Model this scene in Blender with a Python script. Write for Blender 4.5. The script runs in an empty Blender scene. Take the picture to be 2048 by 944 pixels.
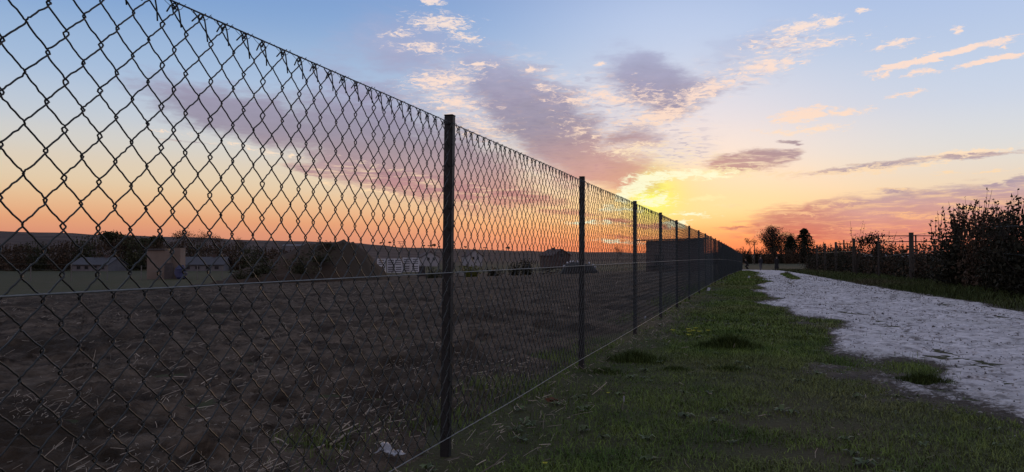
import bpy, bmesh, math, random
import numpy as np
from mathutils import Vector, Matrix

random.seed(7)
RNG = np.random.default_rng(7)
C = bpy.context.scene.collection
SC = bpy.context.scene
PI = math.pi

# ------------------------------------------------------------------ camera
F = 1479.0                                   # focal length in photo pixels (2048 wide)
EYE = 0.894
YAW, PITCH = math.radians(18.3), math.atan(41.0 / F)
cam_d = bpy.data.cameras.new('camera')
cam_d.sensor_width = 36.0
cam_d.lens = 36.0 * F / 2048.0
cam_d.clip_start, cam_d.clip_end = 0.05, 8000.0
cam = bpy.data.objects.new('camera', cam_d)
C.objects.link(cam)
cam.location = (0, 0, EYE)
cam.rotation_euler = (PI / 2 + PITCH, 0, YAW)
SC.camera = cam
cy, sy = math.cos(YAW), math.sin(YAW)
RIGHT = np.array([cy, sy, 0.0])
F0 = np.array([-sy, cy, 0.0])
FWD = F0 * math.cos(PITCH) + np.array([0, 0, math.sin(PITCH)])
UP = np.array([0, 0, math.cos(PITCH)]) - F0 * math.sin(PITCH)

def ray(px, py):
    return FWD + RIGHT * ((px - 1024.0) / F) + UP * ((472.0 - py) / F)

def azel(px, py):
    d = ray(px, py)
    d = d / np.linalg.norm(d)
    return math.degrees(math.atan2(d[0], d[1])), math.degrees(math.asin(d[2]))

def lin(c):
    return tuple(((v / 255.0) / 12.92) if v <= 10 else (((v / 255.0) + 0.055) / 1.055) ** 2.4 for v in c)

# ------------------------------------------------------------------ sky, sun, exposure
SC.view_settings.view_transform = 'Standard'
SC.view_settings.look = 'None'
SC.view_settings.exposure = 0.0
SC.view_settings.gamma = 1.0
SUN_AZ, SUN_EL = azel(1338, 392)

world = bpy.data.worlds.new('World')
SC.world = world
world.use_nodes = True

def build_sky():
    nt = world.node_tree
    nt.nodes.clear()
    N, L = nt.nodes, nt.links

    def node(kind, **kw):
        n = N.new(kind)
        for k, v in kw.items():
            setattr(n, k, v)
        return n

    def put(sock, v):
        if isinstance(v, bpy.types.NodeSocket):
            L.new(v, sock)
        elif v is not None:
            sock.default_value = v

    def m(op, a, b=None, c=None, clamp=False):
        n = node('ShaderNodeMath', operation=op, use_clamp=clamp)
        put(n.inputs[0], a); put(n.inputs[1], b); put(n.inputs[2], c)
        return n.outputs[0]

    def vm(op, a, b=None, out=0):
        n = node('ShaderNodeVectorMath', operation=op)
        put(n.inputs[0], a)
        if op == 'SCALE':
            put(n.inputs['Scale'], b)
        else:
            put(n.inputs[1], b)
        return n.outputs[out]

    def smooth(x, lo, hi, to=(0.0, 1.0)):
        n = node('ShaderNodeMapRange', interpolation_type='SMOOTHSTEP')
        put(n.inputs[0], x); put(n.inputs[1], lo); put(n.inputs[2], hi)
        n.inputs[3].default_value, n.inputs[4].default_value = to
        return n.outputs[0]

    def mix(f, a, b, blend='MIX'):
        n = node('ShaderNodeMix', data_type='RGBA', blend_type=blend)
        n.clamp_factor = True
        put(n.inputs[0], f)
        for s, v in ((n.inputs[6], a), (n.inputs[7], b)):
            if isinstance(v, bpy.types.NodeSocket):
                L.new(v, s)
            else:
                s.default_value = (*v, 1.0)
        return n.outputs[2]

    def noise(vec, scale, detail=4.0, rough=0.55, dist=0.0, color=False):
        n = node('ShaderNodeTexNoise')
        put(n.inputs['Vector'], vec)
        n.inputs['Scale'].default_value = scale
        n.inputs['Detail'].default_value = detail
        n.inputs['Roughness'].default_value = rough
        n.inputs['Distortion'].default_value = dist
        return n.outputs[1 if color else 0]

    def ramp(fac, stops):
        n = node('ShaderNodeValToRGB')
        cr = n.color_ramp
        cr.interpolation = 'CARDINAL'
        while len(cr.elements) < len(stops):
            cr.elements.new(0.5)
        for e, (p, c) in zip(cr.elements, stops):
            e.position = (p + 3.0) / 93.0
        for e, (p, c) in zip(cr.elements, stops):
            e.position = (p + 3.0) / 93.0
            e.color = (*lin(c), 1.0)
        put(n.inputs[0], fac)
        return n.outputs[0]

    tc = node('ShaderNodeTexCoord').outputs['Generated']
    dirn = vm('NORMALIZE', tc)
    sep = node('ShaderNodeSeparateXYZ'); put(sep.inputs[0], dirn)
    X, Y, Z = sep.outputs
    az = m('MULTIPLY', m('ARCTAN2', X, Y), 180.0 / PI)
    el = m('MULTIPLY', m('ARCSINE', Z), 180.0 / PI)
    cp = node('ShaderNodeCombineXYZ'); put(cp.inputs[0], az); put(cp.inputs[1], el)
    P = cp.outputs[0]
    # cloud deck coordinates: where the ray meets a flat layer overhead
    zz = m('MAXIMUM', m('ADD', Z, 0.03), 0.02)
    cq = node('ShaderNodeCombineXYZ')
    put(cq.inputs[0], m('DIVIDE', X, zz)); put(cq.inputs[1], m('DIVIDE', Y, zz))
    Q = cq.outputs[0]

    # clear sky by elevation, three azimuth sectors
    fel = m('MULTIPLY', m('ADD', el, 3.0), 1.0 / 93.0, clamp=True)
    zen = [(28, (142, 162, 204)), (45, (158, 164, 188)), (90, (160, 160, 176))]
    away = ramp(fel, [(-3, (200, 128, 112)), (0.9, (216, 143, 119)), (1.9, (226, 154, 121)), (2.9, (233, 173, 131)), (4.75, (232, 202, 166)),
                      (7.05, (221, 210, 195)), (9, (204, 208, 213)), (12, (176, 196, 222)), (15.6, (149, 179, 218)), (19.1, (124, 160, 211))] + zen)
    near = ramp(fel, [(-3, (226, 92, 70)), (0.8, (240, 108, 78)), (1.5, (248, 140, 92)), (2.3, (251, 174, 114)), (3.3, (253, 209, 152)), (5, (250, 217, 182)),
                      (7, (241, 221, 210)), (10, (224, 218, 226)), (14, (198, 210, 234)), (19.1, (172, 194, 232))] + zen)
    right = ramp(fel, [(-3, (205, 116, 100)), (1.0, (222, 128, 108)), (2.4, (228, 154, 128)), (4.4, (236, 208, 182)), (5.6, (232, 218, 204)),
                       (7.2, (222, 222, 222)), (10.0, (207, 217, 234)), (14, (191, 208, 236)), (19.1, (172, 193, 233))] + zen)
    wn = m('POWER', 2.718, m('MULTIPLY', m('POWER', m('DIVIDE', m('SUBTRACT', az, SUN_AZ + 1.5), 12.0), 2.0), -1.0))
    wr = m('POWER', 2.718, m('MULTIPLY', m('POWER', m('DIVIDE', m('SUBTRACT', az, 26.0), 34.0), 2.0), -1.0))
    back = ramp(fel, [(-3, (150, 130, 150)), (2, (178, 150, 166)), (6, (212, 176, 178)), (11, (214, 190, 190)), (18, (198, 188, 198)), (30, (172, 174, 196)), (45, (160, 166, 188)), (90, (160, 160, 176))])
    wb = smooth(m('ABSOLUTE', m('SUBTRACT', az, 0.0)), 75.0, 140.0)
    base = mix(wb, mix(wn, mix(wr, away, right), near), back)

    # atmosphere model mixed in
    sky = node('ShaderNodeTexSky', sky_type='NISHITA')
    sky.sun_disc = False
    sky.sun_elevation = math.radians(max(SUN_EL, 1.0))
    sky.sun_rotation = math.radians(SUN_AZ)
    sky.air_density, sky.dust_density, sky.ozone_density = 1.0, 2.0, 1.5
    base = mix(0.06, base, vm('SCALE', sky.outputs[0], 0.10))

    warp = vm('SUBTRACT', noise(vm('MULTIPLY', P, (0.16, 0.42, 1.0)), 1.0, 5.0, 0.6, color=True), (0.5, 0.5, 0.5))
    Pw = vm('ADD', P, vm('MULTIPLY', warp, (6.0, 3.0, 0.0)))
    warp2 = vm('SUBTRACT', noise(vm('MULTIPLY', P, (0.55, 2.0, 1.0)), 1.0, 4.0, 0.65, color=True), (0.5, 0.5, 0.5))
    Pw2 = vm('ADD', P, vm('MULTIPLY', warp2, (2.4, 0.9, 0.0)))

    def after(acc, coord):
        n = node('ShaderNodeVectorMath', operation='MULTIPLY_ADD')
        put(n.inputs[0], acc); put(n.inputs[1], (0, 0, 1e-7)); put(n.inputs[2], coord)
        return n.outputs[0]

    def field(ells, coord):
        acc = None
        for (px, py, a, b, ang, w) in ells:
            t = math.radians(ang)
            c0 = azel(px, py)
            c1 = azel(px + 20 * math.cos(t), py + 20 * math.sin(t))
            dx, dy = c1[0] - c0[0], c1[1] - c0[1]
            k = math.hypot(dx, dy) / 20.0
            mp = node('ShaderNodeMapping', vector_type='TEXTURE')
            # each ellipse waits for the one before it (a vanishing third coordinate), which keeps the shader small
            put(mp.inputs['Vector'], coord if acc is None else after(acc, coord))
            mp.inputs['Location'].default_value = (c0[0], c0[1], 0)
            mp.inputs['Rotation'].default_value = (0, 0, math.atan2(dy, dx))
            mp.inputs['Scale'].default_value = (a * k, b * k, 1)
            ln = vm('LENGTH', mp.outputs[0], None, out=1)
            v = m('MULTIPLY_ADD', ln, -w, w)
            acc = v if acc is None else m('MAXIMUM', acc, v)
        return acc

    # glow round the sun behind the cloud
    def gl(px, py, a, b, ang=0.0, coord=P):
        v = field([(px, py, a, b, ang, 1.0)], coord)
        return m('POWER', 2.718, m('MULTIPLY', m('POWER', m('SUBTRACT', 1.0, v), 2.0), -1.0))

    base = mix(m('MULTIPLY', gl(1320, 385, 220, 90), 0.34), base, lin((254, 208, 146)))
    base = mix(m('MULTIPLY', gl(1306, 390, 80, 56, -8), 0.54), base, lin((255, 230, 110)))
    g_core = gl(1302, 388, 42, 46, -40)
    base = mix(m('MULTIPLY', g_core, 1.2, clamp=True), base, lin((255, 252, 110)))

    n_big = noise(vm('MULTIPLY', Pw, (0.13, 0.30, 1.0)), 1.0, 6.0, 0.62)
    n_fine = noise(vm('MULTIPLY', P, (0.45, 1.5, 1.0)), 1.0, 6.0, 0.64)
    n_rip = noise(vm('MULTIPLY', Q, (11.0, 11.0, 1.0)), 1.0, 2.0, 0.6, 0.5)
    n_str = noise(vm('MULTIPLY', P, (0.42, 3.6, 1.0)), 1.0, 6.0, 0.66, 0.3)
    n_flk = noise(vm('MULTIPLY', Pw2, (1.5, 4.6, 1.0)), 1.0, 4.0, 0.68, 0.5)

    # thin lilac veil high up, and the milky altocumulus sheet
    veil = [(830, 110, 210, 130, 22, 0.95), (760, 200, 230, 80, 22, 0.85), (930, 190, 150, 70, 30, 0.8), (1480, 110, 200, 70, -18, 0.5), (1280, 140, 160, 70, 15, 0.6)]
    d_veil = smooth(m('ADD', field(veil, Pw), m('MULTIPLY', m('SUBTRACT', n_big, 0.5), 1.1)), 0.05, 0.85)
    sheet = [(1080, 235, 190, 130, 35, 1.0), (960, 240, 120, 70, 10, 1.0), (1240, 220, 180, 110, 0, 0.9), (890, 180, 120, 70, 0, 0.7),
             (1330, 285, 150, 80, 0, 0.7), (1180, 330, 180, 70, 0, 0.6), (1460, 150, 150, 70, -15, 0.55), (1570, 100, 130, 70, -10, 0.5)]
    f_sheet = field(sheet, Pw)

    # soft mauve cloud bodies
    dark = [
        (800, 305, 330, 112, 15, 1.2), (500, 236, 300, 62, 14, 1.1), (950, 370, 190, 62, 14, 1.0),
        (1085, 245, 250, 92, 38, 1.25), (1200, 332, 170, 58, 12, 1.2), (1000, 175, 130, 62, 35, 1.0),
        (1300, 160, 125, 64, 20, 1.1), (1350, 195, 100, 48, -10, 0.95), (1265, 270, 90, 32, 2, 0.62), (1230, 310, 90, 30, 10, 0.6),
        (800, 110, 130, 60, 10, 0.48), (740, 190, 150, 60, 22, 0.5),
    ]
    fd = m('ADD', field(dark, Pw), m('MULTIPLY', m('SUBTRACT', n_big, 0.5), 0.80))
    fd = m('ADD', fd, m('MULTIPLY', m('SUBTRACT', n_fine, 0.5), 0.65))
    fd = m('ADD', fd, m('MULTIPLY', m('SUBTRACT', n_rip, 0.5), 0.30))
    fd = m('ADD', fd, m('MULTIPLY', m('SUBTRACT', n_str, 0.5), 0.30))
    d_dark = smooth(fd, -0.04, 0.66)
    low = [
        (1500, 322, 118, 30, -5, 1.3), (1560, 312, 60, 15, -8, 1.0),
        (1730, 335, 200, 13, -8, 0.8), (1930, 312, 200, 12, -5, 0.75), (1580, 284, 34, 8, 0, 0.75),
        (1730, 434, 320, 62, -4, 1.3), (1920, 414, 300, 64, -4, 1.4), (1640, 460, 220, 30, -3, 1.0), (2020, 450, 240, 60, 0, 1.15), (1760, 470, 300, 26, 0, 1.0),
        (1955, 388, 90, 17, -4, 1.2), (2045, 362, 50, 20, -2, 1.2), (1985, 370, 36, 7, 0, 0.9), (1795, 383, 52, 10, 4, 1.0), (1852, 384, 26, 8, 10, 0.7),
        (1230, 441, 70, 9, 3, 0.8), (1300, 453, 90, 7, 3, 0.75), (1540, 452, 90, 12, 0, 0.7), (1470, 455, 60, 6, 0, 0.7),
        (1590, 470, 200, 16, 0, 0.7), (1250, 472, 100, 6, 2, 0.55),
        (840, 368, 260, 30, 9, 1.05), (1030, 392, 150, 20, 7, 0.95), (620, 342, 80, 14, 12, 0.75), (1130, 424, 110, 9, 5, 0.6),
        (380, 285, 110, 6, 8, 0.45),
    ]
    fl = m('ADD', field(low, Pw2), m('MULTIPLY', m('SUBTRACT', n_str, 0.5), 1.05))
    d_low = smooth(fl, 0.10, 0.52)

    # the bodies run from grey violet high up to salmon near the horizon and near the sun
    c_dark = ramp(fel, [(-3, (196, 92, 76)), (1.2, (206, 104, 84)), (2.4, (202, 118, 106)), (4.2, (192, 130, 126)), (6.4, (176, 138, 144)),
                        (9, (146, 131, 149)), (13, (156, 150, 176)), (18, (168, 178, 210))] + [(40, (130, 140, 175)), (60, (110, 125, 170)), (90, (90, 112, 165))])
    c_right = ramp(fel, [(-3, (190, 100, 92)), (1.4, (214, 132, 118)), (2.6, (212, 148, 140)), (3.8, (196, 154, 156)), (5.5, (158, 146, 168)), (7.5, (196, 164, 158)), (12, (190, 180, 190)), (90, (90, 112, 165))])
    c_body = mix(smooth(az, 2.0, 8.0), c_dark, c_right)
    c_body = mix(m('MULTIPLY', smooth(field([(1290, 385, 400, 190, 0, 1.0)], P), 0.0, 1.0), 0.62), c_body, lin((234, 160, 128)))
    c_body = vm('SCALE', c_body, m('MULTIPLY_ADD', n_fine, 0.40, 0.82))

    c_lit = ramp(fel, [(-3, (250, 150, 100)), (2.0, (250, 172, 126)), (4.0, (250, 206, 160)), (7, (255, 226, 194)), (11, (253, 222, 203)),
                       (18, (246, 226, 216)), (40, (200, 200, 215)), (90, (170, 180, 210))])
    c_lit = mix(smooth(field([(1350, 380, 260, 140, 0, 1.0)], P), 0.1, 0.9), c_lit, lin((255, 240, 175)))

    col = mix(m('MULTIPLY', d_veil, 0.62), base, lin((166, 170, 202)))
    col = mix(m('MULTIPLY', smooth(m('ADD', f_sheet, m('MULTIPLY', m('SUBTRACT', n_fine, 0.5), 0.7)), 0.05, 0.8), 0.55), col, lin((214, 208, 216)))
    # ripples of the sheet: lit crests and grey troughs
    d_rip = m('MULTIPLY', smooth(n_rip, 0.52, 0.70), smooth(f_sheet, 0.02, 0.55))
    d_tro = m('MULTIPLY', smooth(n_rip, 0.48, 0.32), smooth(f_sheet, 0.02, 0.55))
    col = mix(m('MULTIPLY', d_tro, 0.52), col, lin((172, 164, 186)))
    col = mix(m('MULTIPLY', d_rip, 0.75), col, c_lit)
    col = mix(m('MULTIPLY', d_dark, 0.84), col, c_body)
    c_lowb = mix(m('MULTIPLY', smooth(n_str, 0.45, 0.68), 0.75), c_body, c_lit)
    col = mix(m('MULTIPLY', d_low, 0.88), col, c_lowb)

    # lit, peach coloured wisps made of small flecks
    lit = [
        (880, 45, 95, 26, 5, 1.0), (866, 2, 40, 10, 2, 1.1), (930, 75, 50, 16, 10, 0.9), (800, 66, 60, 14, -10, 0.7),
        (880, 160, 120, 26, -6, 0.95), (905, 205, 100, 30, 2, 0.8), (960, 130, 70, 14, -4, 0.7), (850, 95, 110, 16, 2, 0.7), (960, 255, 100, 40, 10, 0.6),
        (1066, 140, 40, 10, 3, 1.0), (1098, 176, 46, 12, 4, 0.95), (1203, 128, 14, 8, 0, 1.2), (1150, 200, 90, 13, 2, 0.8), (1215, 195, 110, 20, 4, 0.85),
        (1320, 232, 120, 26, -14, 1.05), (1400, 185, 130, 30, -18, 0.95), (1290, 195, 90, 40, 20, 0.62), (1250, 300, 110, 22, 0, 0.75), (1290, 287, 80, 10, 0, 0.8), (1160, 260, 90, 40, 30, 0.5),
        (1540, 130, 110, 26, -10, 1.0), (1600, 55, 100, 24, -12, 0.95), (1665, 46, 50, 16, -18, 1.1), (1722, 19, 34, 8, -10, 1.1), (1640, 88, 130, 18, -10, 0.8),
        (1560, 85, 110, 36, -6, 0.65),
        (1870, 114, 200, 12, -13, 1.9), (1985, 120, 115, 11, -11, 1.9), (1840, 145, 70, 11, -12, 0.9), (1770, 148, 50, 10, -12, 0.9),
        (1815, 188, 60, 9, -8, 1.1), (1790, 88, 80, 13, -12, 0.9), (1915, 60, 24, 14, 0, 1.0), (2010, 94, 26, 8, 0, 0.9),
        (1605, 230, 100, 24, -9, 1.35), (1690, 223, 90, 11, -5, 1.0), (1640, 256, 90, 15, -6, 0.95), (1560, 264, 60, 14, 0, 0.9),
        (1950, 304, 190, 14, -5, 0.95), (1720, 342, 190, 16, -6, 0.95), (1860, 325, 140, 14, -6, 0.7), (1990, 342, 80, 7, -6, 0.9), (1890, 345, 60, 8, 0, 0.75),
        (1790, 380, 60, 9, 4, 0.9), (1660, 412, 90, 9, 0, 0.8), (1700, 402, 60, 8, 0, 0.75), (1850, 434, 150, 12, 4, 0.9), (1940, 416, 100, 12, 8, 0.9), (1600, 428, 100, 10, 0, 0.8),
        (1420, 398, 60, 11, -3, 1.0), (1460, 410, 40, 8, 0, 0.8), (1750, 458, 160, 8, 0, 0.7), (1560, 468, 120, 8, 0, 0.7),
        (330, 262, 100, 7, 6, 0.5), (520, 300, 160, 9, 10, 0.6), (740, 330, 120, 10, 14, 0.5), (760, 385, 240, 9, 10, 0.75), (1000, 415, 180, 9, 8, 0.75),
        (1440, 346, 180, 17, -4, 1.0), (1580, 346, 120, 11, -3, 0.85), (1120, 382, 140, 12, 6, 0.7),
    ]
    flit = m('ADD', field(lit, Pw2), m('MULTIPLY', m('SUBTRACT', n_flk, 0.5), 2.6))
    flit = m('ADD', flit, m('MULTIPLY', m('SUBTRACT', n_str, 0.5), 0.6))
    col = mix(m('MULTIPLY', smooth(flit, 0.24, 0.92), 0.96), col, c_lit)
    # the brightest torn edges next to the sun
    hot = [(1306, 356, 80, 18, -6, 1.0), (1251, 388, 42, 22, -50, 1.0), (1356, 350, 80, 12, -4, 0.9), (1352, 447, 36, 11, -6, 1.2), (1276, 372, 60, 26, -30, 1.0),
           (1416, 350, 90, 9, -3, 0.8), (1180, 445, 90, 7, 2, 0.7), (1236, 482, 80, 7, 2, 0.7), (1240, 418, 60, 12, 0, 0.7), (1386, 430, 70, 8, 0, 0.6), (1301, 400, 70, 24, 0, 0.75)]
    fh = m('ADD', field(hot, Pw2), m('MULTIPLY', m('SUBTRACT', n_flk, 0.5), 2.4))
    col = mix(m('MULTIPLY', smooth(fh, 0.15, 0.75), 0.95), col, (1.0, 0.97, 0.66))

    bg = node('ShaderNodeBackground')
    L.new(vm('SCALE', col, 10.0), bg.inputs['Color'])
    bg.inputs['Strength'].default_value = 0.1
    out = node('ShaderNodeOutputWorld')
    L.new(bg.outputs[0], out.inputs['Surface'])

build_sky()
world.cycles.sampling_method = 'MANUAL'
world.cycles.sample_map_resolution = 256

sun_d = bpy.data.lights.new('sun', 'SUN')
sun_d.energy = 0.25
sun_d.angle = math.radians(10)
sun_d.color = (1.0, 0.62, 0.34)
sun = bpy.data.objects.new('sun', sun_d)
C.objects.link(sun)
sa, se = math.radians(SUN_AZ), math.radians(SUN_EL)
sun.rotation_euler = Vector((math.sin(sa) * math.cos(se), math.cos(sa) * math.cos(se), math.sin(se))).to_track_quat('Z', 'Y').to_euler()

# ------------------------------------------------------------------ numeric helpers
def ss(a, b, x):
    t = np.clip((np.asarray(x, float) - a) / (b - a), 0, 1)
    return t * t * (3 - 2 * t)

def vnoise(x, y, seed=0):
    x = np.asarray(x, float); y = np.asarray(y, float)
    xi = np.floor(x).astype(np.int64); yi = np.floor(y).astype(np.int64)
    fx, fy = x - xi, y - yi
    fx = fx * fx * (3 - 2 * fx); fy = fy * fy * (3 - 2 * fy)
    def h(a, b):
        n = (a * 374761393 + b * 668265263 + seed * 1442695041) & 0x7fffffff
        n = ((n ^ (n >> 13)) * 1274126177) & 0x7fffffff
        return ((n ^ (n >> 16)) & 0xffff) / 65535.0
    a, b, c, d = h(xi, yi), h(xi + 1, yi), h(xi, yi + 1), h(xi + 1, yi + 1)
    return (a * (1 - fx) + b * fx) * (1 - fy) + (c * (1 - fx) + d * fx) * fy

def fbm(x, y, octaves=4, seed=0, gain=0.5):
    s, amp, tot = 0.0, 1.0, 0.0
    for i in range(octaves):
        s = s + amp * vnoise(x * 2 ** i + 17.3 * i, y * 2 ** i - 9.1 * i, seed + i)
        tot += amp
        amp *= gain
    return s / tot - 0.5

SKYLINE = [(-400, 470), (0, 473), (200, 476), (400, 480), (560, 484), (700, 487), (760, 491), (800, 496), (900, 498), (1000, 501), (1100, 503),
           (1250, 505), (1300, 506), (1500, 508), (2048, 508)]
SK_AZ = [azel(x, y)[0] for x, y in SKYLINE]
SK_Z = [EYE + (513 - y) / F * 1500.0 for x, y in SKYLINE]

def height(x, y):
    x = np.asarray(x, float); y = np.asarray(y, float)
    r = np.hypot(x, y)
    hr = -0.9 * ss(15, 130, r)
    hl = -3.2 * (1 - np.exp(-np.maximum(r - 8, 0) / 100.0))
    w = ss(2, 40, -x)
    b = hr * (1 - w) + hl * w
    az = np.degrees(np.arctan2(x, y))
    t = np.interp(az, SK_AZ, SK_Z) + 3.0 * fbm(az * 1.2, az * 0 + 3, 3, 5)
    k = ss(500, 1500, r)
    return b * (1 - k) + t * k

def H(x, y):
    return float(height(x, y))

def ground_at(px, py):
    d = ray(px, py)
    o = np.array([0, 0, EYE])
    lo = 0.5
    for i in range(4000):
        hi = lo * 1.004 + 0.004
        p = o + d * hi
        if p[2] < H(p[0], p[1]):
            a, b = lo, hi
            for _ in range(24):
                mid = (a + b) / 2
                p = o + d * mid
                if p[2] < H(p[0], p[1]): b = mid
                else: a = mid
            p = o + d * b
            return float(p[0]), float(p[1]), float(b)
        lo = hi
        if hi > 3000: break
    return float(p[0]), float(p[1]), float(hi)

def at(px, zc, py=None):
    """world x,y on the vertical line through pixel column px at forward depth zc (z too if a row is given)"""
    d = ray(px, 513 if py is None else py)
    p = np.array([0, 0, EYE]) + d * (zc / float(d @ FWD))
    return float(p[0]), float(p[1]), float(p[2])

def zat(py, zc):
    return EYE + (513.0 - py) / F * zc

# ------------------------------------------------------------------ materials
def nodes_of(name):
    mt = bpy.data.materials.new(name)
    mt.use_nodes = True
    return mt, mt.node_tree.nodes, mt.node_tree.links, mt.node_tree.nodes['Principled BSDF']

def mat(name, c1, c2=None, scale=8.0, rough=0.8, bump=0.0, bscale=None, metal=0.0, detail=5.0, spec=0.3, island=0.0, c3=None, stretch=(1, 1, 1), contrast=0.25):
    """two colours mixed by noise over position (c3: a third one in larger patches), grain as bump, optional variation per loose piece"""
    mt, N, L, b = nodes_of(name)
    b.inputs['Roughness'].default_value = rough
    b.inputs['Metallic'].default_value = metal
    b.inputs['Specular IOR Level'].default_value = spec
    tc = N.new('ShaderNodeTexCoord')
    mp = N.new('ShaderNodeMapping'); mp.inputs['Scale'].default_value = stretch
    L.new(tc.outputs['Object'], mp.inputs['Vector'])
    nz = N.new('ShaderNodeTexNoise')
    nz.inputs['Scale'].default_value = scale; nz.inputs['Detail'].default_value = detail; nz.inputs['Roughness'].default_value = 0.62
    L.new(mp.outputs[0], nz.inputs['Vector'])
    rp = N.new('ShaderNodeValToRGB')
    rp.color_ramp.elements[0].position = 0.5 - contrast; rp.color_ramp.elements[1].position = 0.5 + contrast
    rp.color_ramp.elements[0].color = (*c1, 1); rp.color_ramp.elements[1].color = (*(c2 or c1), 1)
    L.new(nz.outputs[0], rp.inputs[0])
    out = rp.outputs[0]
    if c3:
        n2 = N.new('ShaderNodeTexNoise'); n2.inputs['Scale'].default_value = scale * 0.13; n2.inputs['Detail'].default_value = 4
        L.new(mp.outputs[0], n2.inputs['Vector'])
        r2 = N.new('ShaderNodeMapRange'); r2.inputs[1].default_value = 0.48; r2.inputs[2].default_value = 0.62
        L.new(n2.outputs[0], r2.inputs[0])
        mx = N.new('ShaderNodeMix'); mx.data_type = 'RGBA'
        L.new(r2.outputs[0], mx.inputs[0]); L.new(out, mx.inputs[6]); mx.inputs[7].default_value = (*c3, 1)
        out = mx.outputs[2]
    if island:
        g = N.new('ShaderNodeNewGeometry')
        ma = N.new('ShaderNodeMapRange')
        ma.inputs[3].default_value = 1 - island; ma.inputs[4].default_value = 1 + island
        L.new(g.outputs['Random Per Island'], ma.inputs[0])
        vs = N.new('ShaderNodeVectorMath'); vs.operation = 'SCALE'
        L.new(out, vs.inputs[0]); L.new(ma.outputs[0], vs.inputs['Scale'])
        out = vs.outputs[0]
    L.new(out, b.inputs['Base Color'])
    if bump:
        nb = N.new('ShaderNodeTexNoise'); nb.inputs['Scale'].default_value = bscale or scale * 3; nb.inputs['Detail'].default_value = 6
        L.new(mp.outputs[0], nb.inputs['Vector'])
        bp = N.new('ShaderNodeBump'); bp.inputs['Strength'].default_value = bump; bp.inputs['Distance'].default_value = 0.02
        L.new(nb.outputs[0], bp.inputs['Height'])
        L.new(bp.outputs[0], b.inputs['Normal'])
    return mt

M = {}
M['ground'] = mat('meadow_ground', (0.030, 0.034, 0.015), (0.058, 0.058, 0.029), 3.0, 0.95, 0.6, 40, c3=(0.058, 0.050, 0.030), spec=0.1)
M['soil'] = mat('ploughed_soil', (0.018, 0.012, 0.008), (0.116, 0.087, 0.064), 5.0, 0.95, 1.0, 45, c3=(0.030, 0.021, 0.014), spec=0.1, detail=12, contrast=0.15)
M['chalk'] = mat('chalk_gravel', (0.35, 0.33, 0.345), (0.70, 0.67, 0.685), 6.0, 0.9, 1.0, 40, c3=(0.47, 0.45, 0.455), spec=0.2, detail=9, contrast=0.18)
M['verge'] = mat('hedge_shaded_grass_blades', (0.030, 0.044, 0.014), (0.068, 0.082, 0.028), 0.8, 0.8, island=0.6, spec=0.1, c3=(0.074, 0.064, 0.036))  # darker version of the grass colours, the hedge's shade painted in
M['weed'] = mat('weed_leaves', (0.038, 0.060, 0.020), (0.080, 0.105, 0.040), 4.0, 0.6, island=0.5, spec=0.3)
M['stone'] = mat('loose_stones', (0.08, 0.075, 0.072), (0.36, 0.34, 0.34), 3.0, 0.9, island=0.7)
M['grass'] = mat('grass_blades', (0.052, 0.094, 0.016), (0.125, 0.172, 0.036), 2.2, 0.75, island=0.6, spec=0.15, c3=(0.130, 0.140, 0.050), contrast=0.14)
M['tuft'] = mat('dark_grass_blades', (0.034, 0.055, 0.014), (0.070, 0.094, 0.026), 3.0, 0.8, island=0.4, spec=0.1)
M['straw'] = mat('straw_stalks', (0.14, 0.116, 0.092), (0.35, 0.305, 0.25), 2.0, 0.7, island=0.8)
M['wire'] = mat('dark_coated_wire', (0.010, 0.013, 0.013), (0.022, 0.026, 0.025), 30, 0.45, 0.1, 200, spec=0.4)
M['tension'] = mat('galvanised_tension_wire', (0.10, 0.11, 0.11), (0.20, 0.21, 0.21), 30, 0.38, 0.1, 90, metal=0.5)
M['post'] = mat('anthracite_post_paint', (0.010, 0.0105, 0.012), (0.019, 0.0195, 0.021), 14, 0.55, 0.15, 120, spec=0.35, c3=(0.016, 0.0135, 0.012))
M['bark'] = mat('bark', (0.022, 0.017, 0.013), (0.045, 0.036, 0.028), 6, 0.9, 0.5, 30)
M['leaf_brown'] = mat('autumn_leaves', (0.045, 0.031, 0.022), (0.088, 0.060, 0.040), 0.6, 0.8, island=0.5, spec=0.1)
M['leaf_green'] = mat('dull_green_leaves', (0.032, 0.036, 0.020), (0.062, 0.062, 0.032), 0.6, 0.8, island=0.5, spec=0.1)
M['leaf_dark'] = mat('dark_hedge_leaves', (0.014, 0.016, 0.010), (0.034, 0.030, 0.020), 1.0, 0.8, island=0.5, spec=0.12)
M['leaf_yellow'] = mat('yellow_green_leaves', (0.06, 0.07, 0.012), (0.11, 0.11, 0.02), 1.0, 0.8, island=0.4, spec=0.1)
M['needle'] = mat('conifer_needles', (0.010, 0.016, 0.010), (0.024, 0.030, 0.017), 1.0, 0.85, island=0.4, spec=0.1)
M['wood'] = mat('weathered_wood', (0.030, 0.025, 0.022), (0.060, 0.050, 0.043), 10, 0.85, 0.4, 60, stretch=(1, 1, 0.15))
M['clad'] = mat('grey_brown_cladding', (0.078, 0.062, 0.062), (0.118, 0.094, 0.092), 2.0, 0.75, 0.2, 20, stretch=(0.3, 0.3, 3))
M['roofing'] = mat('dark_roof_sheet', (0.04, 0.034, 0.036), (0.07, 0.06, 0.06), 4, 0.6, 0.2)
M['glass'] = mat('dark_window_glass', (0.012, 0.013, 0.016), (0.02, 0.022, 0.026), 1, 0.12, spec=0.5)
M['plaster'] = mat('beige_plaster', (0.15, 0.115, 0.095), (0.20, 0.155, 0.13), 1.2, 0.9, 0.3, 14, c3=(0.13, 0.10, 0.085))
M['white'] = mat('white_paint', (0.42, 0.43, 0.48), (0.55, 0.56, 0.60), 2.0, 0.7, 0.1)
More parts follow.
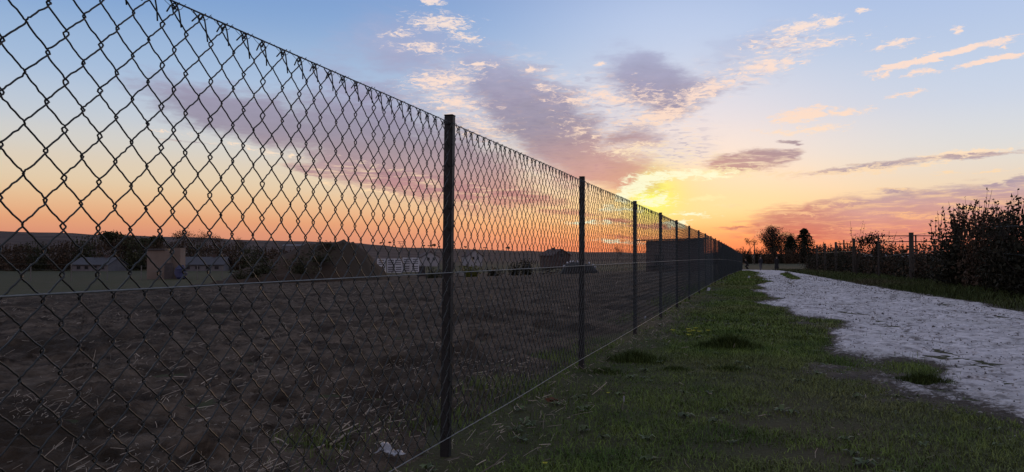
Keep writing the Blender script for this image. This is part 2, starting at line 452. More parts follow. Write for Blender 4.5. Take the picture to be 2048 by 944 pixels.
M['white_house'] = mat('white_render', (0.105, 0.10, 0.108), (0.155, 0.15, 0.16), 1.0, 0.85)
M['white_gable'] = mat('white_gable_render', (0.24, 0.235, 0.25), (0.31, 0.30, 0.315), 1.0, 0.85)
M['slate'] = mat('blue_grey_roof', (0.042, 0.043, 0.052), (0.066, 0.068, 0.080), 2, 0.7, 0.2)
M['tile'] = mat('brown_roof', (0.05, 0.034, 0.032), (0.085, 0.055, 0.05), 2, 0.8, 0.3)
M['tarp'] = mat('blue_tarpaulin', (0.020, 0.026, 0.075), (0.040, 0.048, 0.12), 3, 0.5, 0.3, 9)
M['black'] = mat('black_tarpaulin', (0.008, 0.008, 0.009), (0.02, 0.02, 0.02), 4, 0.6, 0.4, 10)
M['concrete'] = mat('concrete', (0.10, 0.095, 0.09), (0.16, 0.15, 0.14), 6, 0.9, 0.3)
M['heap'] = mat('heap_earth', (0.034, 0.024, 0.018), (0.072, 0.052, 0.040), 1.6, 0.95, 0.8, 12, c3=(0.046, 0.036, 0.027), spec=0.1, detail=9)
M['skin'] = mat('skin', (0.36, 0.22, 0.16), (0.42, 0.26, 0.19), 20, 0.6)
M['cloth_black'] = mat('black_cloth', (0.010, 0.010, 0.012), (0.020, 0.020, 0.023), 30, 0.9, 0.2)
M['cloth_navy'] = mat('dark_navy_cloth', (0.012, 0.013, 0.019), (0.022, 0.023, 0.030), 30, 0.9, 0.2)
M['cloth_grey'] = mat('grey_cloth', (0.060, 0.060, 0.066), (0.085, 0.085, 0.092), 30, 0.9, 0.2)
M['hair'] = mat('dark_hair', (0.012, 0.009, 0.007), (0.025, 0.018, 0.014), 40, 0.6)
M['plastic'] = mat('white_plastic_film', (0.16, 0.165, 0.185), (0.42, 0.43, 0.46), 20, 0.4, 0.3, 60)
M['red'] = mat('red_plastic', (0.35, 0.05, 0.06), (0.45, 0.09, 0.09), 10, 0.5)
M['yellow'] = mat('yellow_petals', (0.42, 0.40, 0.03), (0.55, 0.52, 0.05), 60, 0.7)
M['rust'] = mat('rust_leaf', (0.07, 0.028, 0.014), (0.11, 0.045, 0.02), 30, 0.8)
M['steel'] = mat('pylon_steel', (0.06, 0.055, 0.06), (0.09, 0.08, 0.085), 5, 0.6)

# ------------------------------------------------------------------ mesh helpers
class MB:
    def __init__(self):
        self.v, self.f = [], []

    def add(self, verts, faces):
        o = len(self.v)
        self.v += [tuple(map(float, p)) for p in verts]
        self.f += [tuple(i + o for i in f) for f in faces]
        return self

    def box(self, c, s, rz=0.0, rx=0.0, ry=0.0):
        mt = Matrix.Rotation(rz, 3, 'Z') @ Matrix.Rotation(ry, 3, 'Y') @ Matrix.Rotation(rx, 3, 'X')
        vs = []
        for x in (-.5, .5):
            for y in (-.5, .5):
                for z in (-.5, .5):
                    p = mt @ Vector((x * s[0], y * s[1], z * s[2]))
                    vs.append((p.x + c[0], p.y + c[1], p.z + c[2]))
        return self.add(vs, [(0, 1, 3, 2), (4, 6, 7, 5), (0, 4, 5, 1), (2, 3, 7, 6), (0, 2, 6, 4), (1, 5, 7, 3)])

    def tube(self, path, rad, n=6, cap=True):
        pts = [Vector(p) for p in path]
        if not hasattr(rad, '__len__'):
            rad = [rad] * len(pts)
        vs, fs = [], []
        ref = None
        for i, p in enumerate(pts):
            a, b = pts[max(i - 1, 0)], pts[min(i + 1, len(pts) - 1)]
            t = (b - a)
            t = t.normalized() if t.length > 1e-9 else Vector((0, 0, 1))
            if ref is None:
                ref = Vector((1, 0, 0)) if abs(t.x) < 0.9 else Vector((0, 1, 0))
            u = (ref - t * ref.dot(t))
            u = u.normalized() if u.length > 1e-6 else t.orthogonal().normalized()
            ref = u
            w = t.cross(u)
            for k in range(n):
                q = 2 * PI * k / n
                vs.append(p + (u * math.cos(q) + w * math.sin(q)) * rad[i])
        for i in range(len(pts) - 1):
            for k in range(n):
                fs.append((i * n + k, i * n + (k + 1) % n, (i + 1) * n + (k + 1) % n, (i + 1) * n + k))
        if cap:
            fs.append(tuple(range(n))[::-1])
            fs.append(tuple(range((len(pts) - 1) * n, len(pts) * n)))
        return self.add(vs, fs)

    def blob(self, c, r, seg=8, rings=5, seed=0, rough=0.0, zmin=-1.0):
        rg = random.Random(seed)
        vs, fs = [], []
        for i in range(rings + 1):
            th = PI * i / rings
            for k in range(seg):
                ph = 2 * PI * k / seg
                q = 1 + rough * (rg.random() - 0.5)
                z = max(math.cos(th), zmin)
                vs.append((c[0] + r[0] * math.sin(th) * math.cos(ph) * q, c[1] + r[1] * math.sin(th) * math.sin(ph) * q, c[2] + r[2] * z * q))
        for i in range(rings):
            for k in range(seg):
                fs.append((i * seg + k, (i + 1) * seg + k, (i + 1) * seg + (k + 1) % seg, i * seg + (k + 1) % seg))
        return self.add(vs, fs)

    def leaf(self, c, l, w, rg):
        d = Vector((rg.gauss(0, 1), rg.gauss(0, 1), rg.gauss(0, .7)))
        d = d.normalized() if d.length > 1e-6 else Vector((1, 0, 0))
        s = d.cross(Vector((rg.gauss(0, 1), rg.gauss(0, 1), rg.gauss(0, 1))))
        s = s.normalized() if s.length > 1e-6 else Vector((0, 0, 1))
        c = Vector(c)
        return self.add([c - d * l * .5, c + s * w * .5, c + d * l * .5, c - s * w * .5], [(0, 1, 2, 3)])

    def mesh(self, name, material, smooth=False):
        me = bpy.data.meshes.new(name)
        me.from_pydata(self.v, [], self.f)
        me.materials.append(material)
        if smooth:
            me.shade_smooth()
        me.update()
        return me

    def build(self, name, material, parent=None, smooth=False):
        return link(name, self.mesh(name, material, smooth), parent)

def link(name, me, parent=None):
    o = bpy.data.objects.new(name, me)
    C.objects.link(o)
    if parent:
        o.parent = parent
    return o

def mesh_np(name, verts, faces, material, smooth=False):
    me = bpy.data.meshes.new(name)
    verts = np.asarray(verts, np.float32); faces = np.asarray(faces, np.int32)
    k = faces.shape[1]
    me.vertices.add(len(verts)); me.vertices.foreach_set('co', verts.ravel())
    me.loops.add(faces.size); me.loops.foreach_set('vertex_index', faces.ravel())
    me.polygons.add(len(faces))
    me.polygons.foreach_set('loop_start', np.arange(0, faces.size, k, dtype=np.int32))
    me.update(calc_edges=True)
    me.materials.append(material)
    if smooth:
        me.shade_smooth()
    me.validate()
    return me

def grid_faces(nu, nv):
    i = np.arange(nu * nv).reshape(nu, nv)
    return np.stack([i[:-1, :-1].ravel(), i[1:, :-1].ravel(), i[1:, 1:].ravel(), i[:-1, 1:].ravel()], 1)

def tag(o, label=None, cat=None, group=None, kind=None):
    if label: o['label'] = label
    if cat: o['category'] = cat
    if group: o['group'] = group
    if kind: o['kind'] = kind
    return o

def thing(name, label, cat, loc=(0, 0, 0), rz=0.0, group=None):
    o = bpy.data.objects.new(name, None)
    o.empty_display_size = 0.2
    C.objects.link(o)
    o.location = loc
    o.rotation_euler = (0, 0, rz)
    return tag(o, label, cat, group)

def dup(root, loc, rz=0.0, scale=None, label=None, group=None):
    r = root.copy(); C.objects.link(r)
    r.location = loc; r.rotation_euler = (0, 0, rz)
    if scale is not None: r.scale = scale
    if label: r['label'] = label
    if group: r['group'] = group
    for ch in list(root.children):
        c = ch.copy(); C.objects.link(c); c.parent = r
        for g in list(ch.children):
            d = g.copy(); C.objects.link(d); d.parent = c
    return r

# ------------------------------------------------------------------ ground, field, path
def land_cover():
    """beyond about half a kilometre the meadow gives way to brown winter woods on the hills"""
    nt = M['ground'].node_tree
    N, L = nt.nodes, nt.links
    b = N['Principled BSDF']
    old = b.inputs['Base Color'].links[0].from_socket
    tc = N.new('ShaderNodeTexCoord')
    ln = N.new('ShaderNodeVectorMath'); ln.operation = 'LENGTH'
    L.new(tc.outputs['Object'], ln.inputs[0])
    mr = N.new('ShaderNodeMapRange'); mr.inputs[1].default_value = 260; mr.inputs[2].default_value = 620
    L.new(ln.outputs['Value'], mr.inputs[0])
    nz = N.new('ShaderNodeTexNoise'); nz.inputs['Scale'].default_value = 0.02; nz.inputs['Detail'].default_value = 6
    L.new(tc.outputs['Object'], nz.inputs['Vector'])
    rp = N.new('ShaderNodeValToRGB')
    rp.color_ramp.elements[0].position, rp.color_ramp.elements[1].position = 0.4, 0.62
    rp.color_ramp.elements[0].color = (0.040, 0.026, 0.023, 1); rp.color_ramp.elements[1].color = (0.074, 0.052, 0.046, 1)
    L.new(nz.outputs[0], rp.inputs[0])
    mx = N.new('ShaderNodeMix'); mx.data_type = 'RGBA'
    L.new(mr.outputs[0], mx.inputs[0]); L.new(old, mx.inputs[6]); L.new(rp.outputs[0], mx.inputs[7])
    L.new(mx.outputs[2], b.inputs['Base Color'])
land_cover()

def make_ground():
    rr = [0.0] + list(0.6 * 1.035 ** np.arange(0, 248))
    rr = np.array([r for r in rr if r < 3000] + [3000.0])
    az = np.radians(np.arange(0, 361, 1.0))
    R_, A_ = np.meshgrid(rr, az, indexing='ij')
    x, y = R_ * np.sin(A_), R_ * np.cos(A_)
    v = np.stack([x, y, height(x, y)], -1).reshape(-1, 3)
    f = grid_faces(len(rr), len(az))
    o = link('ground', mesh_np('ground', v, f, M['ground'], True))
    tag(o, kind='structure')
make_ground()

FX = -1.30                                   # the fence line
FIELD_EDGE = [(-500, 640), (-100, 606), (0, 596), (150, 588), (300, 578), (470, 562), (560, 556), (760, 549), (1000, 546), (1200, 543), (1350, 541), (1450, 539), (1478, 538)]
fe = []
for px, py in FIELD_EDGE:
    gx, gy, _ = ground_at(px, py)
    fe.append((math.degrees(math.atan2(gx, gy)), math.hypot(gx, gy)))
FE_AZ, FE_R = [a for a, r in fe], [r for a, r in fe]

def make_field():
    az = np.radians(np.arange(-84, -0.6, 0.22))
    n = 330
    t = np.linspace(0, 1, n)
    rf = np.interp(np.degrees(az), FE_AZ, FE_R)
    R_ = 1.35 * (rf[None, :] / 1.35) ** t[:, None]
    A_ = np.broadcast_to(az[None, :], R_.shape)
    x, y = R_ * np.sin(A_), R_ * np.cos(A_)
    edge = np.minimum((-1.55 - x) / 0.6, (rf[None, :] * 1.0 - R_) / (0.04 * rf[None, :]))
    edge = edge + 0.9 * fbm(x * 1.7, y * 1.7, 4, 31)
    fade = 1 / (1 + R_ / 26.0)
    clod = 0.15 * fbm(x * 2.2, y * 2.2, 4, 3) + 0.13 * fbm(x * 7.5, y * 7.5, 4, 8) * fade
    clod += 0.055 * (np.abs(fbm(x * 6, y * 6, 3, 12)) * 2) * fade
    rows = 0.018 * np.sin((x * 0.55 + y * 0.83) * 2 * PI / 0.75 + 3 * fbm(x, y, 2, 2))
    z = height(x, y) + np.clip(edge, -1, 1) * 0.035 + (clod + rows) * np.clip(edge, 0, 1) * 0.9
    v = np.stack([x, y, z], -1).reshape(-1, 3)
    o = link('field', mesh_np('field', v, grid_faces(n, len(az)), M['soil'], True))
    tag(o, kind='structure')
make_field()

PL = [(1.0, 2.1), (3.0, 1.9), (3.7, 1.62), (4.3, 1.38), (4.7, 1.12), (5.2, 0.88), (5.7, 0.86), (8, 0.84), (10.4, 0.80), (13, 0.55), (16, 0.34), (24.5, 0.25), (45, 0.22), (60, 0.0), (73, -0.75), (80, -2.0), (90, -6.0)]
PR = [(1.0, 4.6), (5, 4.5), (13.8, 4.05), (19.3, 3.72), (23.6, 3.37), (36, 2.9), (60, 2.5), (78, 2.2), (84, 1.7), (90, 1.0)]
def path_l(y): return np.interp(y, [a for a, b in PL], [b for a, b in PL])
def path_r(y): return np.interp(y, [a for a, b in PR], [b for a, b in PR])

def path_mask(x, y):
    """metres inside the worn chalk surface; ragged, with grassy islands"""
    k = 0.55 + 0.45 * ss(0, 20, y)
    e = np.minimum(x - path_l(y), path_r(y) - x)
    e = np.minimum(e, (84.0 - y) * 0.4)
    n = 1.05 * fbm(x * 0.9, y * 0.55, 5, 21, 0.6)
    left = ss(1.6, 0.2, x - path_l(y))
    e = e + n * (0.35 + 1.1 * left)
    # grass strip between the wheel tracks far down, worn verge near the camera
    isl = np.exp(-(((x - 1.55) / 0.35) ** 2)) * ss(29, 33, y) * ss(56, 47, y)
    e = e - 1.8 * isl
    e = e - 0.9 * np.exp(-(((x - 1.15) / 0.40) ** 2 + ((y - 6.7) / 0.6) ** 2)) - 0.6 * np.exp(-(((x - 2.1) / 0.5) ** 2 + ((y - 6.9) / 0.25) ** 2))
    return e

def chalk_material():
    mt = M['chalk']
    N, L = mt.node_tree.nodes, mt.node_tree.links
    b = N['Principled BSDF']
    old = b.inputs['Base Color'].links[0].from_socket
    at_ = N.new('ShaderNodeAttribute'); at_.attribute_name = 'chalk_cover'
    tc = N.new('ShaderNodeTexCoord')
    nz = N.new('ShaderNodeTexNoise'); nz.inputs['Scale'].default_value = 26; nz.inputs['Detail'].default_value = 6; nz.inputs['Roughness'].default_value = 0.7
    L.new(tc.outputs['Object'], nz.inputs['Vector'])
    ad = N.new('ShaderNodeMath'); ad.operation = 'MULTIPLY_ADD'; ad.inputs[1].default_value = 1.5; 
    L.new(nz.outputs[0], ad.inputs[0])
    sb = N.new('ShaderNodeMath'); sb.operation = 'SUBTRACT'; sb.inputs[1].default_value = 0.75
    L.new(at_.outputs['Fac'], sb.inputs[0]); L.new(sb.outputs[0], ad.inputs[2])
    mr = N.new('ShaderNodeMapRange'); mr.inputs[1].default_value = 0.22; mr.inputs[2].default_value = 0.62
    L.new(ad.outputs[0], mr.inputs[0])
    # dark pits and earth trodden into the chalk
    n2 = N.new('ShaderNodeTexNoise'); n2.inputs['Scale'].default_value = 7.0; n2.inputs['Detail'].default_value = 7; n2.inputs['Roughness'].default_value = 0.68
    L.new(tc.outputs['Object'], n2.inputs['Vector'])
    m2 = N.new('ShaderNodeMapRange'); m2.inputs[1].default_value = 0.37; m2.inputs[2].default_value = 0.50; m2.inputs[3].default_value = 0.35
    L.new(n2.outputs[0], m2.inputs[0])
    mu = N.new('ShaderNodeMath'); mu.operation = 'MULTIPLY'
    L.new(mr.outputs[0], mu.inputs[0]); L.new(m2.outputs[0], mu.inputs[1])
    mx = N.new('ShaderNodeMix'); mx.data_type = 'RGBA'
    L.new(mu.outputs[0], mx.inputs[0]); mx.inputs[6].default_value = (0.052, 0.042, 0.033, 1); L.new(old, mx.inputs[7])
    L.new(mx.outputs[2], b.inputs['Base Color'])
chalk_material()

def make_path():
    ys = [1.2]
    while ys[-1] < 86:
        ys.append(ys[-1] + 0.008 + 0.0032 * ys[-1])
    ys = np.array(ys)
    w = np.linspace(-1.25, 1.15, 190)
    Yg, Wg = np.meshgrid(ys, w, indexing='ij')
    l, r = path_l(Yg), path_r(Yg)
    x = (l + r) / 2 + Wg * (r - l) / 2 * (1 + 0.25 * (Wg < 0))
    y = Yg
    e = path_mask(x, y)
    lump = 0.060 * fbm(x * 2.0, y * 2.0, 4, 41) + 0.075 * np.minimum(fbm(x * 5.5, y * 5.5, 4, 44), 0.08) + 0.060 * np.minimum(fbm(x * 15, y * 15, 3, 46), 0.06) / (1 + y * 0.02)
    rut = -0.022 * (np.exp(-((x - l - 0.8) / 0.25) ** 2) + np.exp(-((r - 0.7 - x) / 0.25) ** 2))
    inside = np.clip((e + 0.25) / 0.4, 0, 1)
    z = height(x, y) + np.clip((e + 0.14) / 0.4, -1, 1) * 0.030 + 0.004 + (lump + rut) * (0.15 + 0.85 * inside)
    v = np.stack([x, y, z], -1).reshape(-1, 3)
    me = mesh_np('path', v, grid_faces(len(ys), len(w)), M['chalk'], True)
    cv = np.clip((e + 0.12) / 0.45, 0, 1) + 0.35 * fbm(x * 3, y * 3, 3, 47) - 0.6 * np.clip(-lump / 0.06, 0, 1) * 0.5
    at_ = me.attributes.new('chalk_cover', 'FLOAT', 'POINT')
    at_.data.foreach_set('value', cv.ravel().astype(np.float32))
    o = link('path', me)
    tag(o, kind='structure')
make_path()

# ------------------------------------------------------------------ grass and straw
def blades(x, y, hgt, wid, lean, z0=None, rng=RNG):
    n = len(x)
    z = height(x, y) - 0.004 if z0 is None else z0
    a = rng.uniform(0, 2 * PI, n)
    b = a + rng.uniform(-0.6, 0.6, n) + PI / 2
    la = lean * hgt
    P0 = np.stack([x, y, z], 1)
    s = np.stack([np.cos(b), np.sin(b), 0 * b], 1) * wid[:, None] * 0.5
    m = P0 + np.stack([np.cos(a) * la * 0.35, np.sin(a) * la * 0.35, hgt * 0.6], 1)
    t = P0 + np.stack([np.cos(a) * la, np.sin(a) * la, hgt * (1 - 0.25 * lean)], 1)
    v = np.stack([P0 - s, P0 + s, m - s * 0.7, m + s * 0.7, t], 1).reshape(-1, 3)
    i = (np.arange(n) * 5)[:, None]
    f = np.concatenate([i + np.array([[0, 1, 2]]), i + np.array([[1, 3, 2]]), i + np.array([[2, 3, 4]])], 1).reshape(-1, 3)
    return v, f

def cover(x, y):
    """grass cover 0..1: thin next to the fence and along the worn edge of the path, patchy elsewhere"""
    c = 0.90 + 1.9 * fbm(x * 0.8, y * 0.5, 4, 55) + 1.3 * fbm(x * 3.1, y * 3.1, 3, 57)
    c = c * (0.30 + 0.70 * ss(-1.25, -0.55, x + 0.35 * fbm(x * 1.5, y * 1.5, 3, 58)))
    pm = path_mask(x, y)
    mud = 0.8 * np.exp(-(((x - 1.0) / 0.35) ** 2 + ((y - 7.0) / 1.1) ** 2)) 
    c = c * (0.10 * ss(0.30, -0.1, pm) + 0.90 * ss(0.08, -0.26, pm)) * (1 - 0.85 * np.clip(mud, 0, 1))
    return np.clip(c, 0, 1)

def make_grass():
    V, Fc, off = [], [], 0
    def put(n, x0, x1, y0, y1, h0, h1, w0, w1, keep=None, lean=(0.2, 1.0), power=1.0):
        nonlocal off
        x = RNG.uniform(x0, x1, n)
        y = y0 + (y1 - y0) * RNG.uniform(0, 1, n) ** power
        p = (keep or cover)(x, y)
        k = RNG.uniform(0, 1, n) < p
        x, y, p = x[k], y[k], p[k]
        hh = RNG.uniform(h0, h1, len(x)) * (0.6 + 0.7 * p) * (1 + 1.2 * np.clip(fbm(x * 1.1, y * 1.1, 3, 61), -.3, .5))
        v, f = blades(x, y, hh, RNG.uniform(w0, w1, len(x)), RNG.uniform(*lean, len(x)))
        V.append(v); Fc.append(f + off); off += len(v)
    put(190000, -1.5, 1.9, 2.3, 8.5, 0.010, 0.040, 0.002, 0.0045, lean=(0.4, 1.7), power=1.2)
    put(5000, -1.2, 1.5, 2.3, 9, 0.05, 0.11, 0.002, 0.004, lambda x, y: np.clip(3.5 * fbm(x * 1.6, y * 1.6, 3, 66), 0, 1))
    put(120000, -1.5, 2.3, 8.5, 24, 0.02, 0.055, 0.005, 0.011, lean=(0.4, 1.6), power=1.2)
    put(45000, -1.5, 1.8, 24, 76, 0.04, 0.10, 0.014, 0.03)
    # behind the fence, ragged strip along its foot
    strip = lambda x, y: np.clip(1.25 * ss(-2.1, -1.6, x) * (0.22 + 2.6 * fbm(x * 0.9, y * 0.55, 3, 71) + 0.35 * ss(3.2, 4.2, y) * ss(9, 6, y)) + 1.2 * np.exp(-(((x + 1.95) / 0.28) ** 2 + ((y - 3.0) / 0.3) ** 2)), 0, 1)
    put(42000, -2.5, -1.3, 2.4, 14, 0.03, 0.10, 0.002, 0.005, strip)
    put(16000, -2.3, -1.3, 14, 75, 0.06, 0.16, 0.01, 0.025, strip)
    isl = lambda x, y: ss(0.02, -0.2, path_mask(x, y))
    put(15000, 1.0, 3.2, 3.0, 8, 0.01, 0.04, 0.002, 0.005, isl)
    put(9000, 0.6, 2.5, 26, 60, 0.03, 0.08, 0.015, 0.03, isl)
    o = link('grass', mesh_np('grass', np.concatenate(V), np.concatenate(Fc), M['grass']))
    tag(o, 'short dull green grass between the wire fence and the white path', kind='stuff')
    V, Fc, off = [], [], 0
    # far verge under the hedge and the meadow strip past the path's end
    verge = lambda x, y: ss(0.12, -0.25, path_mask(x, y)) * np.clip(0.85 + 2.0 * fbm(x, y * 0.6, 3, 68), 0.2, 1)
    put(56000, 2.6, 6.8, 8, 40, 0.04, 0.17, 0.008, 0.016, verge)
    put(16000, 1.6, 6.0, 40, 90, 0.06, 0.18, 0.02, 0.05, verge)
    o = link('verge_grass', mesh_np('verge_grass', np.concatenate(V), np.concatenate(Fc), M['verge']))
    tag(o, 'longer green grass, colour darkened for shade, on the verge under the right hand hedge', kind='stuff')
make_grass()

def make_weeds():
    """flat leafed weeds and dead stems that break up the short grass"""
    rg = random.Random(77)
    mb = MB()
    for i in range(260):
        y = 2.6 + 16 * rg.random() ** 1.5
        x = rg.uniform(-1.35, float(path_l(y)) + 0.15)
        z = H(x, y)
        n, r = rg.randint(4, 8), rg.uniform(0.018, 0.05)
        for k in range(n):
            a = 2 * PI * k / n + rg.uniform(-.3, .3)
            l = r * rg.uniform(.6, 1.2)
            d, s = Vector((math.cos(a), math.sin(a), 0)), Vector((-math.sin(a), math.cos(a), 0))
            b, up = Vector((x, y, z + .006)), Vector((0, 0, 1))
            m = b + d * l * .55 + up * l * rg.uniform(.25, .6)
            t = b + d * l * 1.1 + up * l * rg.uniform(.0, .5)
            w = l * .26
            mb.add([b - s * w * .3, b + s * w * .3, m + s * w, t, m - s * w], [(0, 1, 2, 4), (4, 2, 3)])
    o = mb.build('weeds', M['weed'])
    tag(o, 'small flat leafed weeds scattered through the short grass', kind='stuff')
make_weeds()

def make_straw():
    V, Fc = [], []
    n = 19000
    r = 2.6 * (26 / 2.6) ** RNG.uniform(0, 1, n) ** 1.1
    a = np.radians(RNG.uniform(-64, -3, n))
    x, y = r * np.sin(a), r * np.cos(a)
    rows = 0.5 + 0.5 * np.sin((x * 0.55 + y * 0.83) * 2 * PI / 1.5 + 4 * fbm(x * .7, y * .7, 3, 2))
    k = (x < -1.5) & (RNG.uniform(0, 1, n) < np.clip(0.10 + 2.4 * fbm(x * 0.8, y * 0.8, 5, 81, 0.65) + 0.40 * rows * ss(10, 3, r), 0.03, 1))
    x, y = x[k], y[k]
    # a scatter of dry stalks at the fence foot and in the short grass
    m2 = 700
    x2 = RNG.normal(-1.22, 0.14, m2); y2 = 2.3 + 12 * RNG.uniform(0, 1, m2) ** 1.6
    x3 = RNG.uniform(-1.2, 0.8, 90); y3 = RNG.uniform(2.6, 12, 90)
    x, y = np.concatenate([x, x2, x3]), np.concatenate([y, y2, y3])
    n = len(x)
    rr = np.hypot(x, y)
    ln = 0.012 + 0.035 * RNG.exponential(0.7, n)
    ln = np.minimum(ln, 0.13) * (1 + rr * 0.02)
    wd = np.where(RNG.uniform(0, 1, n) < 0.03, 0.0020, RNG.uniform(0.0005, 0.0014, n)) * (1 + rr * 0.05)
    a = RNG.uniform(0, PI, n)
    tilt = np.abs(RNG.normal(0, 0.38, n))
    d = np.stack([np.cos(a) * np.cos(tilt), np.sin(a) * np.cos(tilt), np.sin(tilt)], 1)
    s = np.stack([-np.sin(a), np.cos(a), 0 * a], 1) * wd[:, None]
    up = np.stack([-np.cos(a) * np.sin(tilt), -np.sin(a) * np.sin(tilt), np.cos(tilt)], 1) * wd[:, None]
    lift = np.where(x < -1.6, 0.05, 0.014) + RNG.uniform(-0.02, 0.03, n)
    P0 = np.stack([x, y, height(x, y) + lift], 1)
    P1 = P0 + d * (ln * 0.5)[:, None] + s * RNG.normal(0, 3.0, n)[:, None]
    P2 = P0 + d * ln[:, None]
    v = np.stack([P0 - s, P0 + s, P0 + up * 2, P1 - s, P1 + s, P1 + up * 2, P2 - s, P2 + s, P2 + up * 2], 1).reshape(-1, 3)
    quad = np.array([[0, 1, 4, 3], [1, 2, 5, 4], [2, 0, 3, 5], [3, 4, 7, 6], [4, 5, 8, 7], [5, 3, 6, 8]])
    f = ((np.arange(n) * 9)[:, None, None] + quad[None]).reshape(-1, 4)
    o = link('straw', mesh_np('straw', v, f, M['straw']))
    tag(o, 'pale broken straw stalks scattered over the dark ploughed field', kind='stuff')
make_straw()

def make_stones():
    n = 9000
    y = 3.2 * (40 / 3.2) ** RNG.uniform(0, 1, n)
    x = path_l(y) - 0.5 + (path_r(y) - path_l(y) + 0.8) * RNG.uniform(0, 1, n)
    k = path_mask(x, y) > -0.25
    x, y = x[k], y[k]
    n = len(x)
    r = RNG.uniform(0.0025, 0.0075, n) * (1 + 0.06 * y) * np.where(RNG.uniform(0, 1, n) < 0.05, 1.9, 1)
    l, rr = path_l(y), path_r(y)
    e = path_mask(x, y)
    z = height(x, y) + np.clip((e + 0.14) / 0.4, -1, 1) * 0.030 + 0.006
    P = np.stack([x, y, z], 1)
    dirs = np.array([[1, 0, 0], [0, 1, 0], [-1, 0, 0], [0, -1, 0], [0, 0, 1], [0, 0, -1]], float)
    sc = r[:, None] * RNG.uniform(0.6, 1.3, (n, 6))
    a = RNG.uniform(0, PI, n)
    v = dirs[None] * sc[:, :, None] * np.array([1.2, 1.0, 0.75])
    vx = v[..., 0] * np.cos(a)[:, None] - v[..., 1] * np.sin(a)[:, None]
    vy = v[..., 0] * np.sin(a)[:, None] + v[..., 1] * np.cos(a)[:, None]
    v = (np.stack([vx, vy, v[..., 2]], -1) + P[:, None]).reshape(-1, 3)
    t = np.array([[0, 1, 4], [1, 2, 4], [2, 3, 4], [3, 0, 4], [1, 0, 5], [2, 1, 5], [3, 2, 5], [0, 3, 5]])
    f = ((np.arange(n) * 6)[:, None, None] + t[None]).reshape(-1, 3)
    o = link('gravel', mesh_np('gravel', v, f, M['stone']))
    tag(o, 'loose grey stones scattered over the white chalk path', kind='stuff')
make_stones()

# ------------------------------------------------------------------ the chain link fence
ZB, ZT = 0.097, 1.497
NROW = 29                                    # half rows of diamonds
PZ = (ZT - 0.018 - ZB) / NROW
HC = 0.0417                                  # half column
TH = 0.0036                                  # half thickness of the woven mesh
WR = 0.0019

def strand_path(phase, fine=True):
    """one wire of the weave: a flattened helix, so that each bend hooks round the neighbour's bend"""
    pts = []
    dl, k = 0.0034, 0.985
    for i in range(NROW + 1):
        s = 1 if (i + phase) % 2 else -1
        z = ZB + i * PZ
        for q in ((-0.13, -0.08, -0.035, 0, 0.035, 0.08, 0.13, 0.22, 0.36, 0.5, 0.64, 0.78) if fine else (-0.07, 0.07)):
            if q > 0.4 and i == NROW:
                break
            c = math.cos(PI * q)
            y = HC / 2 + s * (HC / 2 + dl) * math.asin(k * c) / math.asin(k)
            x = -s * TH * math.tanh(3.0 * math.sin(PI * q)) / math.tanh(3.0)
            pts.append((x if fine else 0.0, y, z + PZ * q))
    return pts

def strand_mesh(phase, seed):
    rg = random.Random(seed)
    mb = MB()
    pts = strand_path(phase)
    pts = [(x + rg.gauss(0, 0.0004), y + rg.gauss(0, 0.0007), z + rg.gauss(0, 0.0007)) for x, y, z in pts]
    mb.tube(pts, WR, 5)
    top_side = (NROW + phase) % 2
    if top_side == 0:
        # at the selvedge two wire ends are twisted together and bent down
        zt = ZT - 0.018
        ring = [(0.003 * math.cos(q) , 0.006 * math.sin(q), zt + 0.006 + 0.007 * math.cos(q)) for q in np.linspace(0, 2 * PI, 9)]
        mb.tube(ring, WR * 0.9, 5)
        j = lambda s: rg.uniform(-s, s)
        arch = [(0.004, -0.030 + j(.004), zt - 0.016 + j(.004)), (0.004, -0.016, zt + 0.002), (0.003, -0.004, zt + 0.012), (0.0, 0.008, zt + 0.012),
                (-0.002, 0.017, zt + 0.002), (-0.003, 0.024, zt - 0.022), (-0.004, 0.031 + j(.004), zt - 0.044 + j(.008))]
        mb.tube(arch, WR, 5)
        # thin binding wire that loops down from the top wire and back up
        bind = [(0.0, -0.040, ZT), (0.002, -0.030, zt + 0.009), (0.003, -0.012, zt + 0.001), (0.003, 0.006, zt - 0.001), (0.001, 0.022, zt + 0.006), (0.0, 0.032, ZT),
                (0.003, 0.0345, ZT + 0.0035), (-0.003, 0.0375, ZT + 0.002), (0.0, 0.041, ZT)]
        mb.tube(bind, 0.0008, 4)
    return mb.mesh('wire_strand', M['wire'], True)

def dip(y):
    return H(FX, y)

